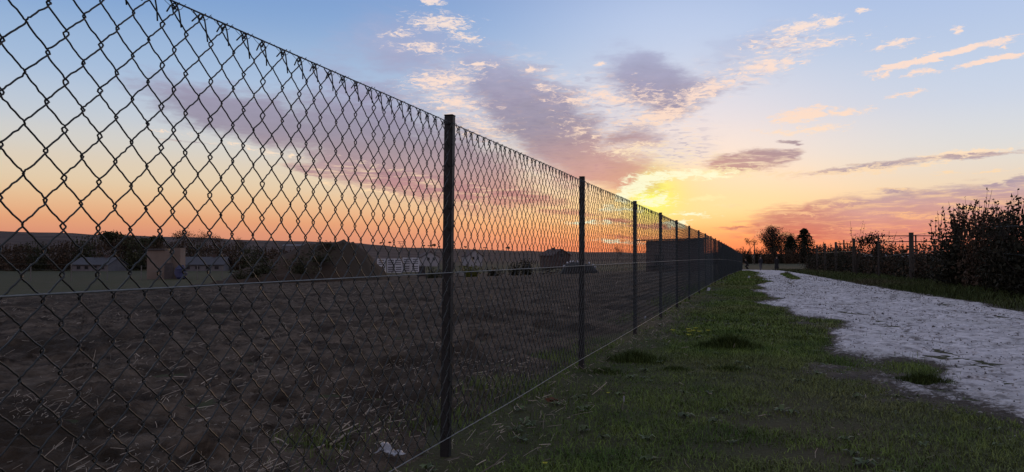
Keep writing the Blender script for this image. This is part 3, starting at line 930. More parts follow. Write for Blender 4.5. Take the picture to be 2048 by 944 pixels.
def make_fence():
    fence = thing('chain_link_fence', 'dark chain link fence with square posts running away beside the grass strip', 'fence', (FX, 0, 0))
    meshes = [[strand_mesh(0, 1), strand_mesh(0, 2), strand_mesh(0, 3)], [strand_mesh(1, 4), strand_mesh(1, 5), strand_mesh(1, 6)]]
    y0 = 0.35
    rg = random.Random(3)
    def bulge(y):
        return 0.004 * math.sin(y * 1.9) + 0.003 * math.sin(y * 0.7 + 1)
    for k in range(300):
        y = y0 + k * HC
        o = link('wire_strand', meshes[k % 2][(k * 7 // 3) % 3], fence)
        o.location = (bulge(y), y, dip(y))
        o.rotation_euler = (rg.gauss(0, 0.0006), rg.gauss(0, 0.002), 0)
    # the far run of the same weave, too fine to pick out strand by strand
    V, Fc, off = [], [], 0
    n_all = int((75.0 - y0) / HC)
    base = [np.array(strand_path(0, True)), np.array(strand_path(1, True))]
    low = [np.array(strand_path(0, False)), np.array(strand_path(1, False))]
    for k in range(300, n_all):
        y = y0 + k * HC
        p = (base if y < 24 else low)[k % 2]
        p = p + np.array([bulge(y), y, dip(y)])
        t = np.gradient(p, axis=0); t /= np.linalg.norm(t, axis=1)[:, None]
        u = np.cross(t, [1.0, 0, 0]); u /= np.linalg.norm(u, axis=1)[:, None]
        w = np.cross(t, u)
        rad = WR * 1.05
        v = np.stack([p + rad * u, p + rad * (-0.5 * u + 0.866 * w), p + rad * (-0.5 * u - 0.866 * w)], 1).reshape(-1, 3)
        m = len(p)
        i = (np.arange(m - 1) * 3)[:, None]
        f = np.concatenate([i + np.array([[a, (a + 1) % 3, 3 + (a + 1) % 3, 3 + a]]) for a in range(3)], 0)
        V.append(v); Fc.append(f + off); off += len(v)
    o = link('wire_mesh', mesh_np('wire_mesh', np.concatenate(V), np.concatenate(Fc), M['wire'], True), fence)
    o['kind'] = 'stuff'
    # tension wires
    ys = np.concatenate([np.arange(0.2, 12, 0.25), np.arange(12, 75.6, 1.0)])
    for name, z, r, sag in (('top_wire', ZT, 0.0021, 0.004), ('middle_wire', 0.822, 0.0023, 0.0), ('bottom_wire', ZB, 0.0023, 0.003)):
        pts = [(0.006 + bulge(y) if name != 'top_wire' else bulge(y), y, z + dip(y) - sag * abs(math.sin(y * PI / 2.55))) for y in ys]
        MB().tube(pts, r, 6).build(name, M['tension'] if name != 'top_wire' else M['wire'], fence, True)
    # posts
    yp = [0.42] + [1.3 * q for q in (2.367, 4.45, 6.558, 8.388, 10.18, 12.09, 14.16)]
    while yp[-1] < 73:
        yp.append(yp[-1] + 2.5 + random.uniform(-0.05, 0.05))
    pw, pd = 0.036, 0.041
    pm = MB()
    bm = bmesh.new()
    bmesh.ops.create_cube(bm, size=1.0)
    for v in bm.verts:
        v.co = (v.co.x * pd, v.co.y * pw, (v.co.z + 0.5) * 1.72 - 0.19)
    bmesh.ops.bevel(bm, geom=[e for e in bm.edges], offset=0.003, segments=2, affect='EDGES')
    me = bpy.data.meshes.new('post'); bm.to_mesh(me); bm.free(); me.materials.append(M['post'])
    bm = bmesh.new()
    bmesh.ops.create_cube(bm, size=1.0)
    for v in bm.verts:
        v.co = (v.co.x * (pd + 0.002), v.co.y * (pw + 0.002), v.co.z * 0.006)
    bmesh.ops.bevel(bm, geom=[e for e in bm.edges], offset=0.0018, segments=1, affect='EDGES')
    cap = bpy.data.meshes.new('post_cap'); bm.to_mesh(cap); bm.free(); cap.materials.append(M['post'])
    loop = MB()
    loop.tube([(0.024, 0.024, 0), (0.030, 0.0, 0.002), (0.024, -0.024, 0), (-0.0225, -0.0215, -0.002), (-0.0225, 0.0215, 0), (0.024, 0.024, 0)], 0.0012, 4, False)
    tie = loop.mesh('wire_tie', M['wire'], True)
    for i, y in enumerate(yp):
        o = link('post', me, fence)
        o.location = (-0.031, y, dip(y))
        o.rotation_euler = (random.gauss(0, 0.007), random.gauss(0.003, 0.006), random.gauss(0, 0.04))
        if i == 1: o.rotation_euler = (0, 0.011, 0)
        if i == 2: o.rotation_euler = (0, 0.006, 0)
        c = link('post_cap', cap, o); c.location = (0, 0, 1.532)
        for z in (ZT - 0.004, 0.822, 0.12) if i < 8 else ():
            t = link('wire_tie', tie, o); t.location = (0, 0, z)
    return fence
make_fence()

# ------------------------------------------------------------------ trees and shrubs
def grow(mb, tips, p, d, ln, rad, depth, rg, spread=0.55, kids=(2, 3), up=0.12, nseg=3, shrink=0.68):
    pts, rs = [Vector(p)], [rad]
    d = Vector(d).normalized()
    for i in range(nseg):
        d = (d + Vector((rg.gauss(0, .10), rg.gauss(0, .10), rg.gauss(0, .06) + up * 0.3))).normalized()
        pts.append(pts[-1] + d * ln / nseg)
        rs.append(rad * (1 - 0.35 * (i + 1) / nseg))
    mb.tube(pts, rs, 5 if depth > 2 else 3, False)
    if depth <= 2:
        tips.append(pts[-1].copy()); tips.append(pts[len(pts) // 2].copy())
    if depth == 0:
        return
    for k in range(rg.randint(*kids)):
        a = rg.uniform(0, 2 * PI)
        o = d.orthogonal().normalized()
        o = Matrix.Rotation(a, 3, d) @ o
        nd = (d + o * rg.uniform(spread * 0.6, spread * 1.4) + Vector((0, 0, up))).normalized()
        base = pts[-1] if k < 2 else pts[-2]
        grow(mb, tips, base, nd, ln * shrink * rg.uniform(.8, 1.15), rs[-1] * 0.72, depth - 1, rg, spread, kids, up, nseg, shrink)

def ordinal(n):
    one = ['', 'first', 'second', 'third', 'fourth', 'fifth', 'sixth', 'seventh', 'eighth', 'ninth', 'tenth', 'eleventh', 'twelfth', 'thirteenth', 'fourteenth', 'fifteenth',
           'sixteenth', 'seventeenth', 'eighteenth', 'nineteenth']
    if n < 20:
        return one[n]
    t, u = divmod(n, 10)
    return (['twentieth', 'thirtieth', 'fortieth', 'fiftieth'][t - 2] if u == 0 else ['twenty', 'thirty', 'forty', 'fifty'][t - 2] + '-' + one[u])

def norm_xy(meshes, h=1.0):
    """scale meshes of one plant together to height 1"""
    zmax = max(v.co.z for me in meshes for v in me.vertices)
    for me in meshes:
        me.transform(Matrix.Scale(h / zmax, 4))

def tree_proto(seed, leaves, leafsize, material, spread=0.55, depth=5, kids=(2, 3), trunk=0.28, fill=0.10):
    rg = random.Random(seed)
    wood, tips = MB(), []
    grow(wood, tips, (0, 0, -0.02), (rg.gauss(0, .04), rg.gauss(0, .04), 1), trunk, 0.022, depth, rg, spread, kids)
    a = wood.mesh('trunk', M['bark'])
    crown = MB()
    for t in tips:
        for k in range(leaves):
            c = t + Vector((rg.gauss(0, fill), rg.gauss(0, fill), rg.gauss(0, fill * .8)))
            s = leafsize * rg.uniform(0.6, 1.4)
            crown.leaf(c, s, s * 0.6, rg)
    b = crown.mesh('crown', material)
    norm_xy([a, b])
    wid = max(v.co.x for v in b.vertices) - min(v.co.x for v in b.vertices)
    return a, b, wid

def airy_proto(seed):
    """round, half bare crown: limbs fan out of the trunk, twigs and small leaves thin out between them"""
    rg = random.Random(seed)
    wood, crown = MB(), MB()
    wood.tube([(0, 0, -.02), (.01, 0, .25), (0, .01, .55), (.01, 0, .8)], [.022, .017, .011, .004], 6)
    for i in range(210):
        a, u = rg.uniform(0, 2 * PI), rg.uniform(-0.85, 1)
        q = math.sqrt(1 - u * u) * rg.uniform(.55, 1.0)
        lump = 1 + 0.18 * math.sin(a * 3 + seed) + 0.12 * math.sin(a * 5 + u * 4)
        tip = Vector((.37 * q * math.cos(a) * lump, .37 * q * math.sin(a) * lump, .66 + .32 * u * rg.uniform(.75, 1.0) * (lump * .5 + .5)))
        b = Vector((0, 0, max(.2, tip.z - .15 - .45 * q * .5)))
        mid = b.lerp(tip, .5) + Vector((rg.gauss(0, .02), rg.gauss(0, .02), .02))
        wood.tube([b, mid, tip], [.006, .004, .0015], 3, False)
        for k in range(24):
            f = rg.uniform(.55, 1.1)
            c = b.lerp(tip, f) + Vector((rg.gauss(0, .035), rg.gauss(0, .035), rg.gauss(0, .03)))
            crown.leaf(c, rg.uniform(.016, .036), .016, rg)
    a, b = wood.mesh('trunk', M['bark']), crown.mesh('crown', M['leaf_brown'])
    norm_xy([a, b])
    return a, b, max(v.co.x for v in b.vertices) - min(v.co.x for v in b.vertices)

def conifer_proto(seed):
    rg = random.Random(seed)
    t = MB(); t.tube([(0, 0, -.02), (0, 0, .5), (0, 0, 1.0)], [0.022, 0.014, 0.002], 6)
    c = MB()
    for i in range(46):
        z = 0.06 + 0.94 * (i / 46.0)
        R0 = 0.30 * (1 - z) ** 0.48 * rg.uniform(0.85, 1.15) + 0.012
        for k in range(9):
            a = rg.uniform(0, 2 * PI)
            for s in range(6):
                q = (s + 0.6) / 6
                p = (math.cos(a) * R0 * q, math.sin(a) * R0 * q, z - 0.05 * q * q + rg.gauss(0, .006))
                c.leaf(p, 0.055, 0.03, rg)
    return t.mesh('trunk', M['bark']), c.mesh('crown', M['needle']), 0.55

def shrub_proto(seed, n, leaf, material, stems=9, r=0.5, sprigs=0, squat=1.0):
    """bush of unit height: stems fanning out, leaves in clumps on them, sprigs standing above"""
    rg = random.Random(seed)
    s, c = MB(), MB()
    clumps = []
    for i in range(stems):
        a, lean = rg.uniform(0, 2 * PI), rg.uniform(0.05, 1.0)
        pts = [(0.06 * math.cos(a), 0.06 * math.sin(a), -0.03)]
        hh = rg.uniform(0.62, 0.98) * (1 - 0.25 * lean)
        for q in (0.33, 0.66, 1.0):
            pts.append((math.cos(a) * r * lean * q + rg.gauss(0, .02), math.sin(a) * r * lean * q + rg.gauss(0, .02), hh * q))
            clumps.append(pts[-1])
        s.tube(pts, [0.010, 0.008, 0.006, 0.002], 4, False)
    for i in range(sprigs):
        a, q = rg.uniform(0, 2 * PI), rg.uniform(0, 1) ** 0.6
        b = (math.cos(a) * r * q, math.sin(a) * r * q, 0.6)
        hh = rg.uniform(0.75, 1.12) * (1 - 0.18 * q)
        tip = (b[0] + rg.gauss(0, .05), b[1] + rg.gauss(0, .05), hh)
        s.tube([b, tip], [0.006, 0.002], 3, False)
        for k in range(rg.randint(4, 9)):
            f = rg.uniform(0.35, 1.02)
            p = [b[j] + (tip[j] - b[j]) * f + rg.gauss(0, 0.012) for j in range(3)]
            c.leaf(p, leaf * 1.15, leaf * 0.55, rg)
    for k in range(n):
        p = rg.choice(clumps)
        g = 0.10
        q = (p[0] + rg.gauss(0, g), p[1] + rg.gauss(0, g), abs(p[2] * rg.uniform(0.15, 1.0) + rg.gauss(0, g * .7)))
        l = leaf * rg.uniform(.6, 1.4)
        c.leaf(q, l, l * 0.6, rg)
    return s.mesh('stems', M['bark']), c.mesh('foliage', material)

def plant(name, label, cat, loc, meshes, names, scale, rz=0.0, group=None):
    t = thing(name, label, cat, loc, rz, group)
    t.scale = scale if hasattr(scale, '__len__') else (scale, scale, scale)
    for me, nm in zip(meshes, names):
        link(nm, me, t)
    return t

TREE = {
    'brown_a': tree_proto(11, 7, 0.045, M['leaf_brown'], 0.55, fill=0.04),
    'brown_b': tree_proto(12, 7, 0.045, M['leaf_brown'], 0.65, fill=0.045),
    'green_a': tree_proto(13, 10, 0.050, M['leaf_green'], 0.55, fill=0.05),
    'bare_a': tree_proto(14, 1, 0.018, M['leaf_brown'], 0.5, depth=6, fill=0.03),
    'bare_b': tree_proto(15, 2, 0.016, M['leaf_brown'], 0.6, depth=6, fill=0.03),
    'airy_a': airy_proto(17), 'airy_b': airy_proto(18),
    'fir': conifer_proto(16),
}

def put_tree(kind, px, top, zc, wpx, label, group=None, name='broadleaf_tree', sink=0.0):
    x, y, _ = at(px, zc)
    z0 = H(x, y) - sink
    hgt = zat(top, zc) - z0
    a, b, wid = TREE[kind]
    sx = (wpx / F * zc) / wid
    return plant(name, label, 'tree', (x, y, z0), (a, b), ('trunk', 'crown'), (sx, sx, hgt), random.uniform(0, 6), group)

def make_trees():
    G = 'trees in the belt across the far field'
    left = [('green_a', 228, 459, 215, 75, 'bushy dark tree standing left of the pale hut, its top above the hill line'),
            ('bare_a', 345, 455, 225, 52, 'sparse tall tree rising straight above the roof of the pale hut'),
            ('bare_b', 402, 458, 230, 58, 'open leafless tree just right of the pale hut, twigs against orange sky'),
            ('bare_a', 442, 465, 235, 34, 'small thin leafless tree at the right end of the row by the hut'),
            ('brown_a', 262, 470, 210, 60, 'brown leaved tree overlapping the left wall of the pale hut'),
            ('green_a', 305, 468, 222, 60, 'rounded dull green tree directly behind the pale hut'),
            ('bare_b', 478, 471, 240, 40, 'faint leafless tree at the left foot of the earth heap')]
    for k, px, top, zc, w, lab in left:
        put_tree(k, px, top, zc, w, lab, G)
    rg = random.Random(5)
    belt = [shrub_proto(101 + i, 1700, 0.075, (M['leaf_brown'], M['leaf_brown'], M['leaf_green'])[i], 16, 0.62, 40) for i in range(3)]
    xs = [-70, -35, -8, 14, 34, 56, 78, 100, 122, 146, 168, 190, 212, 238, 262, 286, 312, 338, 362, 388, 412, 436, 460, 484, 508, 532, 556]
    for i, px in enumerate(xs):
        zc = 196 + 14 * (i % 2) + rg.uniform(-4, 4)
        x, y, _ = at(px, zc)
        top = 487 - 13 * (px > 120) + rg.uniform(-5, 5) + (6 if px > 380 else 0) + (8 if px > 480 else 0)
        hgt = zat(top, zc) - H(x, y)
        w = rg.uniform(5.2, 6.8)
        plant('bushy_tree', '%s bushy tree from the left in the dark belt across the far field' % ordinal(i + 1), 'tree', (x, y, H(x, y) - .1),
              belt[(i * 2 + i // 3) % 3], ('stems', 'crown'), (w, w, hgt), rg.uniform(0, 6), G)
    # at the end of the path
    put_tree('airy_a', 1545, 448, 205, 66, 'rounded half bare tree at the end of the white path, sky showing through')
    put_tree('airy_b', 1578, 460, 208, 44, 'smaller half bare tree between the rounded tree and the tall conifer')
    put_tree('fir', 1609, 456, 196, 54, 'tall dark conifer right of the half bare tree by the path end', name='conifer_tree')
    put_tree('fir', 1582, 472, 200, 36, 'shorter narrow conifer between the rounded tree and the tall conifer', name='conifer_tree')
    put_tree('bare_a', 1496, 473, 230, 26, 'small thin leafless tree above the far end of the chain link fence')
    put_tree('bare_b', 1234, 488, 260, 18, 'tiny leafless tree on the horizon left of the shed')
    G2 = 'bushes along the end of the path'
    scrub = [shrub_proto(31 + i, 1900, 0.085, (M['leaf_brown'], M['leaf_dark'])[i], 15, 0.6, 26) for i in range(2)]
    for i, px in enumerate([1428, 1444, 1458, 1472, 1486, 1499, 1512, 1525, 1538, 1551, 1564, 1577, 1590, 1604, 1618, 1632, 1647, 1662, 1678, 1695]):
        zc = 186 + 6 * math.sin(i * 2.1)
        x, y, _ = at(px, zc)
        hgt = zat((497, 493, 499)[i % 3] - (5 if px > 1530 else 0) - (4 if px > 1590 else 0), zc) - H(x, y)
        plant('bush', '%s bush from the left in the dark row closing off the path end' % ordinal(i + 1), 'bush', (x, y, H(x, y)), scrub[(i * 3 // 2) % 2], ('stems', 'foliage'), (2.6, 2.6, hgt), i, G2)
    # tiny trees along the ridge
    G3 = 'tiny trees on the horizon ridge'
    for i, px in enumerate([762, 779, 846, 857, 868, 880, 890, 898, 930, 968, 1016, 1060]):
        zc = 1430
        x, y, _ = at(px, zc)
        a, b, wid = TREE[('green_a', 'brown_a')[i % 2]]
        s = 6.5 + 3 * (i % 3 == 1)
        plant('ridge_tree', '%s tiny round tree from the left on the horizon ridge' % ordinal(i + 1), 'tree', (x, y, H(x, y) - 0.5), (a, b), ('trunk', 'crown'), (s * 1.2, s * 1.2, s), i, G3)
make_trees()

def make_hedge():
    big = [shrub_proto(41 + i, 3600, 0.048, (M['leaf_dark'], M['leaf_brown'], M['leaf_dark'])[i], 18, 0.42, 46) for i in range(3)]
    G = 'tall leafy shrubs at the right edge'
    spots = [(1925, 20.5, 408, 'leftmost of the tall leafy shrubs at the right edge, beside the trellis rails'),
             (1972, 19.0, 398, 'second tall leafy shrub from the trellis rails at the right edge'),
             (2018, 17.5, 408, 'tall leafy shrub right of the tallest sprigs, near the right edge of the picture'),
             (2062, 16.2, 392, 'tall leafy shrub cut off by the right edge of the picture, high sprigs on top'),
             (2000, 22.5, 412, 'tall leafy shrub standing behind the others at the right edge'),
             (2120, 15.0, 392, 'tall leafy shrub nearest to the camera, only its edge inside the picture')]
    for i, (px, zc, top, lab) in enumerate(spots):
        x, y, _ = at(px, zc)
        hgt = zat(top, zc) - H(x, y)
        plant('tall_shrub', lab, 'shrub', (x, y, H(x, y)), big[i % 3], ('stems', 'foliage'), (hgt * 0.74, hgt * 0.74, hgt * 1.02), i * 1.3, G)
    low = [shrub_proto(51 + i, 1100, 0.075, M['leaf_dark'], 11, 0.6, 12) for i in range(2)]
    lowb = [shrub_proto(61 + i, 700, 0.075, M['leaf_brown'], 11, 0.6, 10) for i in range(2)]
    G2 = 'low brambly bushes along the right hand fence'
    rg = random.Random(9)
    y = 12.5
    i = 0
    while y < 96:
        for dx in (0.0, 0.9):
            x = 6.15 + dx + rg.uniform(-.2, .2)
            z0 = H(x, y)
            hgt = rg.uniform(1.05, 1.70) + (0.45 if dx else 0) - (0.15 if y < 22 else 0) + 0.010 * max(y - 30, 0)
            w = (0.9 + 0.012 * y)
            plant('low_bush', 'low brambly bush, %s from the camera in the %s row along the right fence' % (ordinal(i // 2 + 1), 'back' if dx else 'front'), 'bush', (x, y + rg.uniform(-.3, .3), z0 - 0.02), (low if (i * 5) % 3 else lowb)[i % 2], ('stems', 'foliage'),
                  (w, w, hgt), rg.uniform(0, 6), G2)
            i += 1
        y += 1.15 + 0.024 * y
    # upright bare stems and the ivy clump near the trellis
    rg = random.Random(4)
    for px, zc, top, lab in ((1712, 40, 440, 'bare shrub of thin upright stems left of the ivy clump'), (1770, 38, 455, 'bare shrub of thin arching stems behind the ivy clump'),
                             (1850, 30, 470, 'thin bare shrub behind the right hand trellis post')):
        x, y, _ = at(px, zc)
        s, c = MB(), MB()
        hgt = zat(top, zc) - H(x, y)
        for k in range(11):
            a, q = rg.uniform(0, 2 * PI), rg.uniform(.1, .9)
            pts = [(0, 0, -.02)]
            hh = hgt * rg.uniform(.6, 1)
            for f in (.4, .7, 1):
                pts.append((math.cos(a) * q * f + rg.gauss(0, .04), math.sin(a) * q * f + rg.gauss(0, .04), hh * f))
            s.tube(pts, [.016, .012, .008, .004], 4, False)
            for f in range(7):
                j = rg.uniform(.45, 1)
                c.leaf((math.cos(a) * q * j + rg.gauss(0, .05), math.sin(a) * q * j + rg.gauss(0, .05), hh * j), .085, .05, rg)
        t = thing('bare_shrub', lab, 'shrub', (x, y, H(x, y)))
        s.build('stems', M['bark'], t); c.build('foliage', M['leaf_brown'], t)
    x, y, _ = at(1738, 35.3)
    s, c = MB(), MB()
    s.tube([(0.35, 0, -.02), (0.3, .05, .9), (0.1, 0, 1.7)], [.03, .025, .015], 5)
    for k in range(700):
        u = rg.gauss(0, .28)
        c.leaf((u - .05, rg.gauss(0, .18), 1.62 + 0.30 * rg.gauss(0, .5) + .32 * (u > 0) * u - 0.2 * max(0, -u)), .09, .06, rg)
    for k in range(160):
        c.leaf((rg.gauss(.3, .07), rg.gauss(0, .07), rg.uniform(.4, 1.6)), .09, .06, rg)
    t = thing('ivy_clump', 'shaggy dark ivy clump drooping from the top of a fence post', 'ivy', (x, y, H(x, y) + (zat(480, 35.3) - H(x, y) - 1.65)))
    s.build('stem', M['bark'], t); c.build('foliage', M['leaf_dark'], t)
make_hedge()

def make_right_fence():
    f = thing('post_and_wire_fence', 'wooden post and wire fence overgrown by bushes right of the path', 'fence')
    prev = []
    for k, (px, zc, top) in enumerate(((2110, 14.0, 437), (1915, 21.3, 447), (1823, 27.6, 465), (1755, 35.5, 484), (1708, 44, 477), (1672, 54, 484), (1650, 62.7, 487), (1634, 72, 490))):
        x, y, _ = at(px, zc)
        z0, zt = H(x, y) - 0.3, zat(top, zc)
        MB().tube([(x, y, z0), (x, y, (z0 + zt) / 2), (x, y, zt)], [.09, .085, .082], 8).build('post', M['wood'], f)
        prev.append((x, y, zt))
    for d in (0.12, 0.75):
        MB().tube([(a, b, c - d) for a, b, c in prev], 0.006, 4).build('wire', M['wire'], f)
    t = thing('trellis', 'two rail trellis frame behind the right hand bushes', 'trellis')
    zc = 33.5
    xa, ya, _ = at(1757, zc); xb, yb, _ = at(1908, zc)
    for yy in (472, 483.5):
        z = zat(yy, zc)
        MB().tube([(xa, ya, z), ((xa + xb) / 2, (ya + yb) / 2, z + .01), (xb, yb, z)], 0.022, 6).build('rail', M['wood'], t)
    for px in (1757, 1832, 1908):
        x, y, _ = at(px, zc)
        MB().tube([(x, y, H(x, y) - .2), (x, y, zat(470, zc))], 0.035, 6).build('post', M['wood'], t)
    G = 'thin utility poles beyond the bushes'
    for px, zc, top, lab in ((1688, 95, 480, 'thin utility pole beyond the bushes, left of the fence posts'), (1509, 170, 484, 'thin distant utility pole above the end of the chain link fence'),):
        x, y, _ = at(px, zc)
        p = thing('utility_pole', lab, 'pole', (x, y, H(x, y)), 0, G)
        h = zat(top, zc) - H(x, y)
        MB().tube([(0, 0, -.3), (0, 0, h)], [.13, .09], 8).build('pole', M['wood'], p)
        MB().box((0, 0, h - .5), (1.5, .1, .12)).build('crossarm', M['wood'], p)
make_right_fence()

# ------------------------------------------------------------------ buildings
def gable_house(name, label, px, zc, wpx, eave_py, ridge_py, base_py, depth, rz, wallm, roofm, gable_front=True, cat='house'):
    x, y, _ = at(px, zc)
    z0 = min(H(x, y), zat(base_py, zc))
    W = wpx / F * zc
    he, hr = zat(eave_py, zc) - z0, zat(ridge_py, zc) - z0
    t = thing(name, label, cat, (x, y, z0), YAW + rz)
    D = depth
    w = MB()
    if gable_front:
        w.add([(-W / 2, -D / 2, -.5), (W / 2, -D / 2, -.5), (W / 2, -D / 2, he), (0, -D / 2, hr), (-W / 2, -D / 2, he),
               (-W / 2, D / 2, -.5), (W / 2, D / 2, -.5), (W / 2, D / 2, he), (0, D / 2, hr), (-W / 2, D / 2, he)],
              [(0, 1, 2, 3, 4), (9, 8, 7, 6, 5), (1, 6, 7, 2), (0, 4, 9, 5)])
    else:
        w.add([(-W / 2, -D / 2, -.5), (W / 2, -D / 2, -.5), (W / 2, -D / 2, he), (-W / 2, -D / 2, he),
               (-W / 2, D / 2, -.5), (W / 2, D / 2, -.5), (W / 2, D / 2, he), (-W / 2, D / 2, he), (-W / 2, 0, hr), (W / 2, 0, hr)],
              [(0, 1, 2, 3), (5, 4, 7, 6), (1, 5, 6, 9, 2), (4, 0, 3, 8, 7)])
    w.build('wall', wallm, t)
    r = MB()
    o, th = 0.35, 0.18
    if gable_front:
        for s in (-1, 1):
            a, b = Vector((0, 0, hr + .02)), Vector((s * (W / 2 + o), 0, he + .02 - (hr - he) / (W / 2) * o))
            n = Vector((s * (hr - he), 0, W / 2)).normalized() * th
            vs = []
            for yy in (-D / 2 - o, D / 2 + o):
                for q in (a, b, b + n, a + n):
                    vs.append((q.x, yy, q.z))
            r.add(vs, [(0, 1, 2, 3), (7, 6, 5, 4), (0, 4, 5, 1), (1, 5, 6, 2), (2, 6, 7, 3), (3, 7, 4, 0)])
    else:
        for s in (-1, 1):
            a, b = Vector((0, 0, hr + .02)), Vector((0, s * (D / 2 + o), he + .02 - (hr - he) / (D / 2) * o))
            n = Vector((0, s * (hr - he), D / 2)).normalized() * th
            vs = []
            for xx in (-W / 2 - o, W / 2 + o):
                for q in (a, b, b + n, a + n):
                    vs.append((xx, q.y, q.z))
            r.add(vs, [(0, 1, 2, 3), (7, 6, 5, 4), (0, 4, 5, 1), (1, 5, 6, 2), (2, 6, 7, 3), (3, 7, 4, 0)])
    rf = r.build('roof', roofm, t)
    return t, W, he, hr, rf

def add_window(t, x, z, w, h, y, frame=M['white_house']):
    f = MB()
    b = 0.09
    for c, s in (((x - w / 2, y, z), (b, .12, h + b)), ((x + w / 2, y, z), (b, .12, h + b)), ((x, y, z + h / 2), (w - b, .12, b)), ((x, y, z - h / 2), (w - b, .12, b))):
        f.box(c, s)
    fr = f.build('window', frame, t)
    MB().box((x, y - .0, z), (w - b, .05, h - b)).build('pane', M['glass'], fr)

def make_buildings():
    # shed behind the fence
    zc = 60.0
    x0, y0_, _ = at(1292, zc); x1, y1_, _ = at(1409, zc - 1.1)
    ang = math.atan2(y1_ - y0_, x1 - x0)
    W = math.hypot(x1 - x0, y1_ - y0_)
    cx, cy_ = (x0 + x1) / 2, (y0_ + y1_) / 2
    D = 4.0
    z0 = H(cx, cy_)
    cx, cy_ = cx - math.sin(ang) * D / 2, cy_ + math.cos(ang) * D / 2
    t = thing('shed', 'long flat roofed shed with horizontal boards standing behind the chain link fence', 'shed', (cx, cy_, z0), ang)
    hl, hr = zat(482, 60) - z0, zat(478.5, 59) - z0
    zb = -0.6
    w = MB()
    w.add([(-W / 2, -D / 2, zb), (W / 2, -D / 2, zb), (W / 2, -D / 2, hr), (-W / 2, -D / 2, hl), (-W / 2, D / 2, zb), (W / 2, D / 2, zb), (W / 2, D / 2, hr), (-W / 2, D / 2, hl)],
          [(0, 1, 2, 3), (5, 4, 7, 6), (1, 5, 6, 2), (4, 0, 3, 7)])
    w.build('wall', M['clad'], t)
    n = 11
    for i in range(n):
        z = 0.05 + (hl - 0.1) * i / n
        MB().box((0, -D / 2 - 0.012, z + 0.10), (W, 0.022, (hl - .1) / n - 0.02), 0, 0.05).build('board', M['clad'], t)
    r = MB()
    r.add([(-W / 2 - .75, -D / 2 - .35, hl), (W / 2 + .3, -D / 2 - .35, hr), (W / 2 + .3, D / 2 + .3, hr + .1), (-W / 2 - .75, D / 2 + .3, hl + .1),
           (-W / 2 - .75, -D / 2 - .35, hl + .09), (W / 2 + .3, -D / 2 - .35, hr + .12), (W / 2 + .3, D / 2 + .3, hr + .22), (-W / 2 - .75, D / 2 + .3, hl + .2)],
          [(3, 2, 1, 0), (4, 5, 6, 7), (0, 1, 5, 4), (1, 2, 6, 5), (2, 3, 7, 6), (3, 0, 4, 7)])
    r.build('roof', M['roofing'], t)
    add_window(t, -W / 2 + 1.05, 0.95, 0.75, 0.85, -D / 2 - 0.03, M['roofing'])
    MB().box((-W / 2 + 1.1, -D / 2 - .3, 0.45), (1.9, .5, .12)).build('bench', M['black'], t)

    # beige hut on the far edge of the field
    zc = 95.0
    x, y, _ = at(332, zc)
    z0 = H(x, y)
    t = thing('utility_hut', 'pale beige windowless hut with a stepped flat roof on the far green strip', 'hut', (x, y, z0), YAW + 0.12)
    u = zc / F
    h1, h2 = zat(501, zc) - z0, zat(496, zc) - z0
    MB().box((-8 * u, 0, h1 / 2 - .2), (42 * u, 2.6, h1 + .4)).build('wall', M['plaster'], t)
    MB().box((21.5 * u, .5, h2 / 2 - .2), (17 * u, 2.0, h2 + .4)).build('tower', M['plaster'], t)
    MB().box((-12 * u, 0, h1 + .12), (33 * u, 2.9, .24)).build('roof', M['roofing'], t)
    MB().box((12 * u, -1.32, 1.05), (1.0, .08, 2.0)).build('door', M['roofing'], t)
    # blue tarpaulin against it
    x, y, _ = at(362, 93)
    mb = MB(); mb.blob((0, 0, 0.5), (0.75, .6, 1.0), 10, 6, 3, 0.35, -0.7)
    tag(mb.build('tarpaulin', M['tarp']), 'crumpled blue tarpaulin heaped against the pale hut', 'tarpaulin').location = (x, y, H(x, y) + .25)
    x, y, _ = at(352, 92)

    # bungalows with blue grey roofs
    B = [(200, 190, 78, 529, 516, 534, -0.15, 'low white house with a grey roof left of the pale hut, far across the field'),
         (412, 190, 82, 529, 515, 534, 0.12, 'low white house with blue grey roof right of the pale hut, across the field')]
    for px, zc, w, e, r, b, rz, lab in B:
        t, W, he, hr, rf = gable_house('bungalow', lab, px, zc, w, e, r, b, 7, rz, M['white_house'], M['slate'], False)
        for k in (-.32, -.1, .14, .34):
            add_window(t, W * k, he * .55, 1.1, .9, -3.5 - .03)
        MB().box((W * .2, 0, hr + .2), (.7, .7, 1.0)).build('chimney', M['tile'], rf)
    t, W, he, hr, rf = gable_house('bungalow', 'tiny pale gabled house at the far left edge of the field', 58, 230, 16, 524, 516, 534, 5, 0.2, M['plaster'], M['slate'])
    # white gabled houses in the distance
    for px, w, e, r, lab in ((856, 34, 514, 504, 'white gabled house with brown roof left of the nearest full fence post, far off'),
                             (944, 30, 512, 500, 'white gabled house seen just right of the nearest full fence post, far off')):
        t, W, he, hr, rf = gable_house('gabled_house', lab, px, 300, w, e, r, 533, 8, 0.35, M['white_gable'], M['tile'])
        add_window(t, -W * .12, he * .8, 1.0, 1.1, -4.03); add_window(t, W * .2, he * .8, .8, 1.1, -4.03)
        MB().box((W * .2, 1, hr + .1), (.6, .6, 1.0)).build('chimney', M['tile'], rf)
    t, W, he, hr, rf = gable_house('gabled_house', 'dark hipped house with a chimney on the skyline left of the second post', 1110, 240, 40, 511, 499, 530, 8, 0.5, M['tile'], M['tile'])
    MB().box((-W * .08, 0, hr - .1), (.8, .8, 1.4)).build('chimney', M['tile'], rf)
    add_window(t, 0, he, 1.2, 1.2, -4.03)
    t, W, he, hr, rf = gable_house('low_barn', 'long low white roofed barn beyond the right hand bushes', 1772, 95, 60, 515, 512, 520, 4, 0, M['white_house'], M['white'], False, 'barn')
